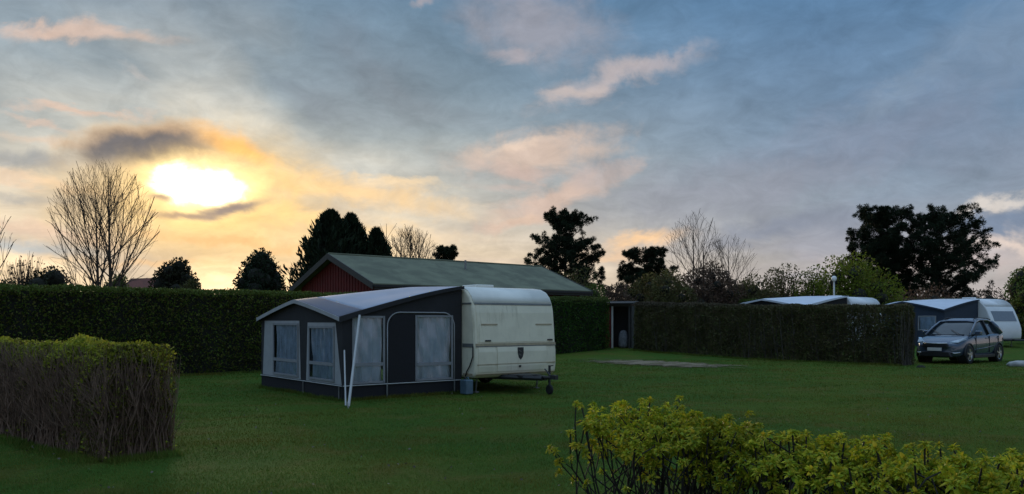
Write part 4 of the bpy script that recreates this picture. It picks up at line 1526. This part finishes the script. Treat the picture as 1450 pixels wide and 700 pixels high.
def pine(name, px, Y, top_py, width_px, label, n_limb=46, low=.2, mat='needle', shape=lambda t: 1.0, tuft=.5, per=34, cat='tree', trunk_r=.2, seed=0, lift=.35):
    random.seed(100 + seed)
    g = float(gz(0, Y)); H = gzv(top_py, Y) - g
    Rw = width_px / F * Y / 2
    root = empty(name, (gx(px, Y), Y, g), 0, label, cat)
    tr = MB()
    pts = [Vector((.10 * math.sin(4 * t + seed), .08 * math.cos(3 * t), t * H * .97 - (.1 if t == 0 else 0))) for t in np.linspace(0, 1, 10)]
    tr.tube(pts, [trunk_r * (1 - .93 * i / 9) for i in range(10)], 7)
    tr.build('trunk', M['bark_dark'], root, smooth=True, fixn=False)
    lm = MB(); C = []; Dv = []
    for k in range(n_limb):
        t = low + (1 - low) * ((k + random.random() * .8) / n_limb) ** .9
        an = k * 2.399 + random.uniform(-.3, .3)
        rr = Rw * shape(t) * random.uniform(.72, 1.08)
        up = lift * rr * random.uniform(.5, 1.2) + (.10 * H if t > .85 else 0)
        a = Vector((0, 0, min(t * H, H * .95) * .93))
        e = Vector((math.cos(an) * rr, math.sin(an) * rr, min(H, t * H * .93 + up)))
        n = max(3, int(rr / .45) + 2)
        lp_ = []
        for i in range(n + 1):
            q = i / n
            p = a.lerp(e, q) + Vector((0, 0, -.10 * rr * math.sin(math.pi * q)))
            lp_.append(p)
        lm.tube(lp_, [max(.015, trunk_r * .35 * (1 - t * .6) * (1 - .85 * i / n)) for i in range(n + 1)], 4, cap=False)
        for i in range(1, n + 1):
            q = i / n
            if q < .28: continue
            m = 1 + int(2.2 * q)
            for _ in range(m):
                off = rvec() * tuft * random.uniform(.2, 1.15) * (1.2 - .5 * q)
                off.z *= .65
                C.append(lp_[i] + off)
                Dv.append((lp_[i] - lp_[i - 1]).normalized() * .7 + Vector((0, 0, .55)))
                if random.random() < .5:
                    lm.tube([lp_[i], lp_[i] + off], [.02, .012], 3, cap=False)
        for b in range(int(3 + 5 * rr / max(.1, Rw))):
            q = random.uniform(.3, 1.0)
            p0 = a.lerp(e, q) + Vector((0, 0, -.10 * rr * math.sin(math.pi * q)))
            sd = rvec(); sd.z = abs(sd.z) * .8 + .15; sd.normalize()
            p1 = p0 + sd * random.uniform(.5, 1.0) * (.35 + .22 * rr)
            lm.tube([p0, p1], [.022, .012], 3, cap=False)
            for w in (.5, .8, 1.0):
                C.append(p0.lerp(p1, w) + rvec() * .08); Dv.append(sd + Vector((0, 0, .4)))
        C.append(e); Dv.append(Vector((0, 0, 1)))
    for q in range(3):
        C.append(Vector((0, 0, H * (.93 + .025 * q)))); Dv.append(Vector((0, 0, 1)))
    lm.build('limb', M['bark_dark'], root, kind='stuff', fixn=False)
    C = np.array([tuple(c) for c in C]); Dv = np.array([tuple(c) for c in Dv])
    per = int(per * 1.6)
    n = len(C)
    cc = np.repeat(C, per, 0); dd = np.repeat(Dv, per, 0)
    dirs = unit(rng.normal(size=cc.shape)) + .55 * unit(dd)
    cc = cc + unit(dirs) * tuft * .10
    v, f = leaf_quads(cc + unit(dirs) * tuft * .30, dirs, tuft * .62, tuft * .095, .1)
    np_obj('crown', v, f, M[mat], root, kind='stuff')
    return root


def cypress(name, px, Y, top_py, width_px, label, n=9000, mat='needle', base=.0, shape=None):
    g = float(gz(0, Y)); H = gzv(top_py, Y) - g
    Rw = width_px / F * Y / 2
    root = empty(name, (gx(px, Y), Y, g), 0, label, 'tree')
    shape = shape or (lambda t: (1 - t) ** .62 * (.86 + .14 * np.minimum(1, t * 6)))
    t = rng.uniform(0, 1, n) ** 1.15
    an = rng.uniform(0, 2 * np.pi, n)
    # sprays gather in upright plumes
    pl = .15 * np.sin(an * 7 + t * 4) + .13 * np.sin(an * 11 - t * 19) + .13 * np.sin(t * 31 + an * 3) + .10 * np.sin(t * 57 - an * 5)
    r = Rw * shape(t) * (1 + pl) * np.sqrt(rng.uniform(.45, 1.05, n))
    p = np.stack([r * np.cos(an), r * np.sin(an), base * H + t * (1 - base) * H * .99], 1)
    d = np.stack([.45 * np.cos(an), .45 * np.sin(an), np.full(n, .9)], 1) + rng.normal(0, .3, (n, 3))
    v, f = leaf_quads(p, d, .55, .13, .15)
    np_obj('crown', v, f, M[mat], root, kind='stuff')
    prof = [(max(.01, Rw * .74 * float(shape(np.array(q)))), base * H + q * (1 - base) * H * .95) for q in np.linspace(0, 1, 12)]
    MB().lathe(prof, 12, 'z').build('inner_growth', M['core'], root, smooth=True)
    MB().tube([(0, 0, -.1), (0, 0, H * .9)], [.16, .03], 7).build('trunk', M['bark_dark'], root)
    return root


def bush(name, px, Y, top_py, width_px, label, mat, twig='bark_brown', n=5000, leaf=(.14, .10), lobes=9, bottom=.0, seed=0, twigs=90, cat='bush', core=.0, squash=1.0, trunk_h=.18):
    r = np.random.default_rng(500 + seed); random.seed(500 + seed)
    g = float(gz(0, Y)); H = gzv(top_py, Y) - g
    Rw = width_px / F * Y / 2
    root = empty(name, (gx(px, Y), Y, g), 0, label, cat)
    lc = []
    for k in range(lobes):
        a = k * 2.4 + r.uniform(-.5, .5); q = math.sqrt((k + .5) / lobes)
        rad = Rw * r.uniform(.34, .5)
        x = math.cos(a) * q * (Rw - rad * .8); y = math.sin(a) * q * (Rw - rad * .8)
        zmax = H * (1 - .38 * q ** 1.6) - rad * .95 * squash
        lc.append((x, y, max(rad * .5, zmax), rad))
        if H > 2.2 * Rw or True:
            lc.append((x * .9, y * .9, max(rad * .4, zmax * r.uniform(.35, .6)), rad * .95))
    per = n // len(lc)
    P = []; D = []
    for x, y, z, rad in lc:
        d = unit(r.normal(size=(per, 3)))
        q = r.uniform(.55, 1.08, per) ** .7
        pp = np.array([x, y, z]) + d * (q * rad)[:, None] * np.array([1, 1, .95 * squash])
        cl = vnoise(pp, 3.2 / max(.5, rad), 3 + seed)
        keep = (cl > -.55) | (r.uniform(0, 1, per) < .3)
        P.append(pp[keep]); D.append(d[keep])
    P = np.concatenate(P); D = np.concatenate(D)
    keep = (P[:, 2] > max(.05, bottom * H)) & (P[:, 2] < H * 1.02)
    P, D = P[keep], D[keep]
    v, f = leaf_quads(P, D + r.normal(0, .8, D.shape) + np.array([0, 0, .3]), leaf[0], leaf[1])
    np_obj('crown', v, f, M[mat], root, kind='stuff')
    mb = MB()
    mb.tube([(0, 0, -.1), (0, 0, H * trunk_h), (.05, 0, H * .6)], [.05 * H * .5 + .03, .02 * H + .02, .02], 6)
    for k in range(twigs):
        x, y, z, rad = lc[k % len(lc)]
        d = rvec(); d.z = abs(d.z) * .9 + .1
        e = Vector((x, y, z)) + d * rad * random.uniform(.8, 1.12)
        e.z = min(e.z, H * 1.03)
        s = Vector((0, 0, H * random.uniform(.05, .3)))
        mid = s.lerp(e, .5) + Vector((random.gauss(0, .08), random.gauss(0, .08), -.05)) * H * .3
        mb.tube([s, mid, e], [.02 + .008 * H * .3, .018, .008], 3, cap=False)
    mb.build('trunk', M[twig], root, kind=None, fixn=False)
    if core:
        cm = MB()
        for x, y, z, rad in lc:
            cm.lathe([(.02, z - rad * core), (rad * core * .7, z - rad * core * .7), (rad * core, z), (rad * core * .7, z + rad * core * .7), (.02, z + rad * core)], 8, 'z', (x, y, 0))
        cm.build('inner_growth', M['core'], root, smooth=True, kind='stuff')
    return root


dome = lambda t: math.sqrt(max(.02, 1 - (abs(t - .45) / .60) ** 2))
cone = lambda t: max(.12, (1 - t) ** .75)

bare_tree('bare_tree', 147, 38, 236, 150, 'tall leafless tree with two stems and fanned twigs below the sun', ((.28, .0), (-.32, .0)), 30, .07, .009, bark='bark_brown', thick=.11)
bare_tree('bare_tree', -8, 34, 300, 70, 'leafless tree cut by the left border', ((0, 0),), 16, .15, .013, thick=.09)
bare_tree('bare_tree', 582, 58, 326, 90, 'sparse leafless tree showing above the house roof ridge', ((0, .0), (.5, .01)), 18, .2, .016, thick=.10)
bare_tree('bare_tree', 982, 55, 306, 100, 'spindly leafless tree with forked top behind the brown bush', ((0, 0), (.6, .02)), 11, .25, .013, bark='bark_brown', thick=.09)
bare_tree('bare_tree', 1032, 57, 338, 92, 'rounded leafless tree beside the spindly forked one', ((0, 0),), 20, .15, .012, bark='bark_brown', thick=.08)
bare_tree('bare_tree', 548, 60, 312, 40, 'thin leafless tree rising beside the small pointed conifer', ((0, 0),), 9, .3, .014, thick=.07)

bush('conifer', 248, 46, 361, 80, 'small knobbly conifer beside the red tiled cottage', 'needle_brown', 'bark_dark', 9000, (.20, .09), 15, seed=21, cat='tree', core=.62)
bush('conifer', 368, 46, 349, 76, 'egg shaped dark conifer left of the house gable', 'needle', 'bark_dark', 11000, (.20, .09), 18, seed=22, cat='tree', core=.7)
cypress('cypress', 468, 52, 298, 150, 'tall dark pointed conifer rising behind the house gable')
cypress('cypress', 497, 53, 303, 112, 'tall dark conifer merged with its pointed neighbour behind the roof')
cypress('cypress', 533, 53, 324, 92, 'lower pointed dark conifer behind the roof ridge', 6000)
pine('pine', 802, 54, 306, 136, 'open branched dark pine behind the right end of the house roof', 58, .22, 'needle', lambda t: max(.16, dome(t * .92 + .05) * (1 - .35 * t)), .36, 30, seed=3, lift=.45)
pine('pine', 915, 58, 357, 84, 'low dark pine beyond the gap by the red shed', 40, .15, 'needle', dome, .40, 34, seed=4)
pine('pine', 1246, 60, 300, 98, 'large dense black pine merged with its twin', 66, .16, 'needle', dome, .42, 28, trunk_r=.28, seed=5, lift=.5)
pine('pine', 1326, 59, 302, 140, 'widest black pine with ragged open right side', 66, .18, 'needle', lambda t: dome(t * .9 + .04), .40, 26, trunk_r=.3, seed=6, lift=.5)
pine('pine', 632, 62, 354, 40, 'small dark tree top poking over the roof ridge', 22, .3, 'needle', dome, .42, 34, seed=7)

bush('bush', 68, 42, 372, 96, 'dark rounded bush behind the hedge left of the leafless tree', 'needle_brown', n=7000, leaf=(.16, .10), seed=1, core=.7)
bush('bush', 36, 43, 352, 84, 'bare twiggy shrub behind the hedge by the left border', 'leaf_rust', n=700, seed=41, twigs=420)
bush('bush', 8, 40, 392, 70, 'olive bush behind the hedge near the left border', 'leaf_dull', n=4000, seed=2)
bush('bush', 165, 44, 384, 56, 'small dark shrub at the foot of the leafless tree', 'hedge_dark', n=4000, seed=3, core=.6)
bush('bush', 268, 44, 392, 60, 'dull olive shrub below the knobbly conifer', 'leaf_dull', n=3500, seed=4)
bush('bush', 815, 49, 372, 110, 'olive leafed bush between house roof and dark pine', 'leaf_dull', n=5000, seed=5)
bush('bush', 838, 46, 398, 70, 'dark leafy bush at the right end of the house roof', 'hedge_dark', n=6000, seed=31, twigs=120, core=.4)
bush('bush', 868, 47, 396, 80, 'grey brown twiggy bush above the red shed', 'leaf_rust', n=4500, seed=6, twigs=220)
bush('bush', 935, 50, 376, 120, 'olive green bush behind the left end of the brownish hedge', 'leaf_dull', n=14000, seed=7, core=.3)
bush('bush', 1000, 51, 366, 118, 'reddish brown twiggy bush below the leafless trees', 'leaf_rust', n=14000, seed=8, twigs=320, core=.25)
bush('bush', 1062, 52, 384, 96, 'grey olive bush beside the pale roofed awning', 'leaf_dull', n=9000, seed=9, twigs=200, core=.25)
bush('bush', 1108, 54, 368, 90, 'thin budding bush right of the rounded leafless tree', 'leaf_dull', n=5000, seed=10, twigs=260)
bush('spring_tree', 1205, 50, 352, 150, 'bright yellow green spring tree in front of the black pines', 'leaf_spring', n=14000, leaf=(.16, .11), lobes=12, seed=11, twigs=160, cat='tree', core=.3)
bush('bush', 1150, 52, 372, 66, 'pale budding bush left of the bright spring tree', 'leaf_spring', n=3000, seed=12, twigs=160)
bush('bush', 1310, 52, 398, 150, 'rusty dark bush filling in below the black pines', 'leaf_rust', n=8000, seed=13, twigs=260, core=.35)
bush('bush', 1395, 54, 402, 90, 'brown twiggy bush right of the black pines', 'leaf_rust', n=3500, seed=14, twigs=260, core=.3)
bush('bush', 1462, 45, 366, 80, 'dark green round tree cut by the right border', 'hedge_dark', n=9000, leaf=(.16, .1), seed=15, cat='tree', core=.7)
hedge('far_hedge', (gx(1390, 52), 52), (gx(1560, 50), 50), 1.0, 1.75, 1.75, M['hedge_green'], 'far green hedge behind the nose of the white caravan', 9000, (.12, .08), wob=.06)
hedge('far_hedge', (gx(1060, 49), 49), (gx(1420, 56), 56), 1.2, 2.6, 2.8, M['hedge_dark'], 'dark far hedge behind the pale awning roofs', 14000, (.14, .09), wob=.12)

# far tree belt that closes the horizon
def treeline():
    n = 42000
    X = rng.uniform(-130, 130, n); Y = 95 + rng.normal(0, 4, n)
    p = np.stack([X, Y, np.zeros(n)], 1)
    top = 3.6 + 1.6 * vnoise(np.stack([X, np.zeros(n), np.zeros(n)], 1), .16, 40) + .9 * vnoise(np.stack([X, np.zeros(n), np.zeros(n)], 1), .7, 41)
    p[:, 2] = .42 + top * rng.uniform(0, 1, n) ** .7
    v, f = leaf_quads(p, rng.normal(size=(n, 3)), .75, .5)
    o = np_obj('far_woodland', v, f, M['needle_brown'], kind='stuff')
    tag(o, 'low dark belt of far woodland along the horizon', 'woodland')


treeline()

# ------------------------------------------------------------------ foreground shrub
def front_shrub():
    random.seed(77)
    r = np.random.default_rng(77)
    A = np.array([.47, 4.62]); B = np.array([2.47, 2.60])
    L = np.linalg.norm(B - A); t = (B - A) / L
    root = empty('leafing_hedge', (A[0], A[1], 0), math.atan2(t[1], t[0]), 'close knee high hedge with dark stems and fresh yellow green leaf tufts', 'hedge')
    W = .62
    tips = []; low_tips = []
    sm = MB()
    H0 = 1.075
    def Ht(s): return H0 + .02 - .022 * s + .03 * math.exp(-((s - 1.0) / .6) ** 2) + .035 * math.sin(s * 3.3 + .6) + .03 * math.sin(s * 9.1)
    nb = 50
    for k in range(nb):
        s0 = .12 + (L - .12) * (k + random.random()) / nb; q0 = random.uniform(-.14, .14)
        nst = random.randint(4, 6)
        for j in range(nst):
            p = Vector((s0, q0, -.03)); d = Vector((random.gauss(0, .24) if k > 3 else random.uniform(-.12, .2), random.gauss(0, .20), 1)).normalized()
            pts = [p.copy()]; rad = [.013]
            zt = Ht(s0) * random.uniform(.86, .98)
            rr = .0125 * random.uniform(.7, 1.2)
            rad = [rr]
            while p.z < zt and len(pts) < 14:
                d = (d + rvec() * .17 + Vector((0, 0, .12))).normalized()
                if p.x < .06 and d.x < 0: d.x = abs(d.x) * .6
                p = p + d * .105
                pts.append(p.copy()); rad.append(max(.004, rr * (1 - .07 * len(pts))))
            sm.tube(pts, rad, 5, cap=False)
            tips.append((pts[-1], d.copy()))
            for i in range(7, len(pts) - 1):
                if random.random() < .8:
                    b = pts[i]; sd = rvec(); sd.z = abs(sd.z) * .6 + .7; sd.normalize()
                    e = b + sd * random.uniform(.10, .24)
                    if e.z > Ht(s0) * 1.02: e.z = Ht(s0) * random.uniform(.9, 1.02)
                    if e.x < -.02: continue
                    sm.tube([b, b.lerp(e, .5) + rvec() * .012, e], [rad[i] * .65, .004, .003], 4, cap=False)
                    (tips if e.z > .88 else low_tips).append((e, sd.copy()))
    sm.build('stem', M['twig_dark'], root, kind='stuff', fixn=False)
    # rosette meshes shared between the tufts
    rosettes = []
    for k in range(7):
        V = []; Fc = []
        nl = random.randint(18, 24)
        for i in range(nl):
            an = i * 2.399 + random.uniform(-.3, .3); inc = R(20 + 88 * i / nl)
            d = Vector((math.cos(an) * math.sin(inc), math.sin(an) * math.sin(inc), math.cos(inc)))
            sd = d.cross(Vector((0, 0, 1)) if abs(d.z) < .95 else Vector((1, 0, 0))).normalized()
            up = sd.cross(d)
            ln = random.uniform(.014, .028); wd = ln * random.uniform(.40, .6)
            b = d * random.uniform(.002, .016)
            m1 = b + d * ln * .35 + up * .004; m2 = b + d * ln * .72 + up * .002; tp = b + d * ln - up * ln * .20
            i0 = len(V)
            V += [b, m1 + sd * wd * .42 + up * .004, m1, m1 - sd * wd * .42 + up * .004, m2 + sd * wd * .40, m2 - up * .003, m2 - sd * wd * .40, tp]
            Fc += [(i0, i0 + 1, i0 + 2), (i0, i0 + 2, i0 + 3), (i0 + 1, i0 + 4, i0 + 5, i0 + 2), (i0 + 2, i0 + 5, i0 + 6, i0 + 3), (i0 + 4, i0 + 7, i0 + 5), (i0 + 5, i0 + 7, i0 + 6)]
        me = bpy.data.meshes.new('leaf_tuft')
        me.from_pydata([tuple(v) for v in V], [], Fc)
        me.polygons.foreach_set('use_smooth', [True] * len(me.polygons))
        me.materials.append(M['leaf_fresh'])
        rosettes.append(me)
    # thicken the top with extra tufts close under the clipped surface
    extra = []
    for p, d in tips:
        for _ in range(2):
            q = p + Vector((random.gauss(0, .045), random.gauss(0, .045), random.gauss(-.015, .035)))
            if q.z < Ht(q.x) * 1.04: extra.append((q, (d + rvec() * .5).normalized()))
    allt = tips + extra
    # the ones nearest the camera side and highest show largest
    allt.sort(key=lambda a: -(a[0].z - .25 * a[0].y + .12 * a[0].x))
    for i, (p, d) in enumerate(allt[:290]):
        o = bpy.data.objects.new('leaf_tuft', rosettes[i % 7])
        COL.objects.link(o); o.parent = root
        o.location = p
        o.rotation_mode = 'QUATERNION'
        o.rotation_quaternion = d.to_track_quat('Z', 'Y')
        o.scale = (random.uniform(.8, 1.35),) * 3
    V = []; Fc = []
    for p, d in allt[290:] + low_tips[::3]:
        me = random.choice(rosettes); q = d.to_track_quat('Z', 'Y'); s = random.uniform(.75, 1.25); b = len(V)
        V += [tuple(p + q @ (v.co * s)) for v in me.vertices]
        Fc += [tuple(i + b for i in f.vertices) for f in me.polygons]
    me = bpy.data.meshes.new('foliage'); me.from_pydata(V, [], Fc); me.materials.append(M['leaf_fresh'])
    me.polygons.foreach_set('use_smooth', [True] * len(me.polygons))
    o = bpy.data.objects.new('foliage', me); COL.objects.link(o); o.parent = root; o['kind'] = 'stuff'
    print('tufts', len(allt), 'low', len(low_tips))


front_shrub()
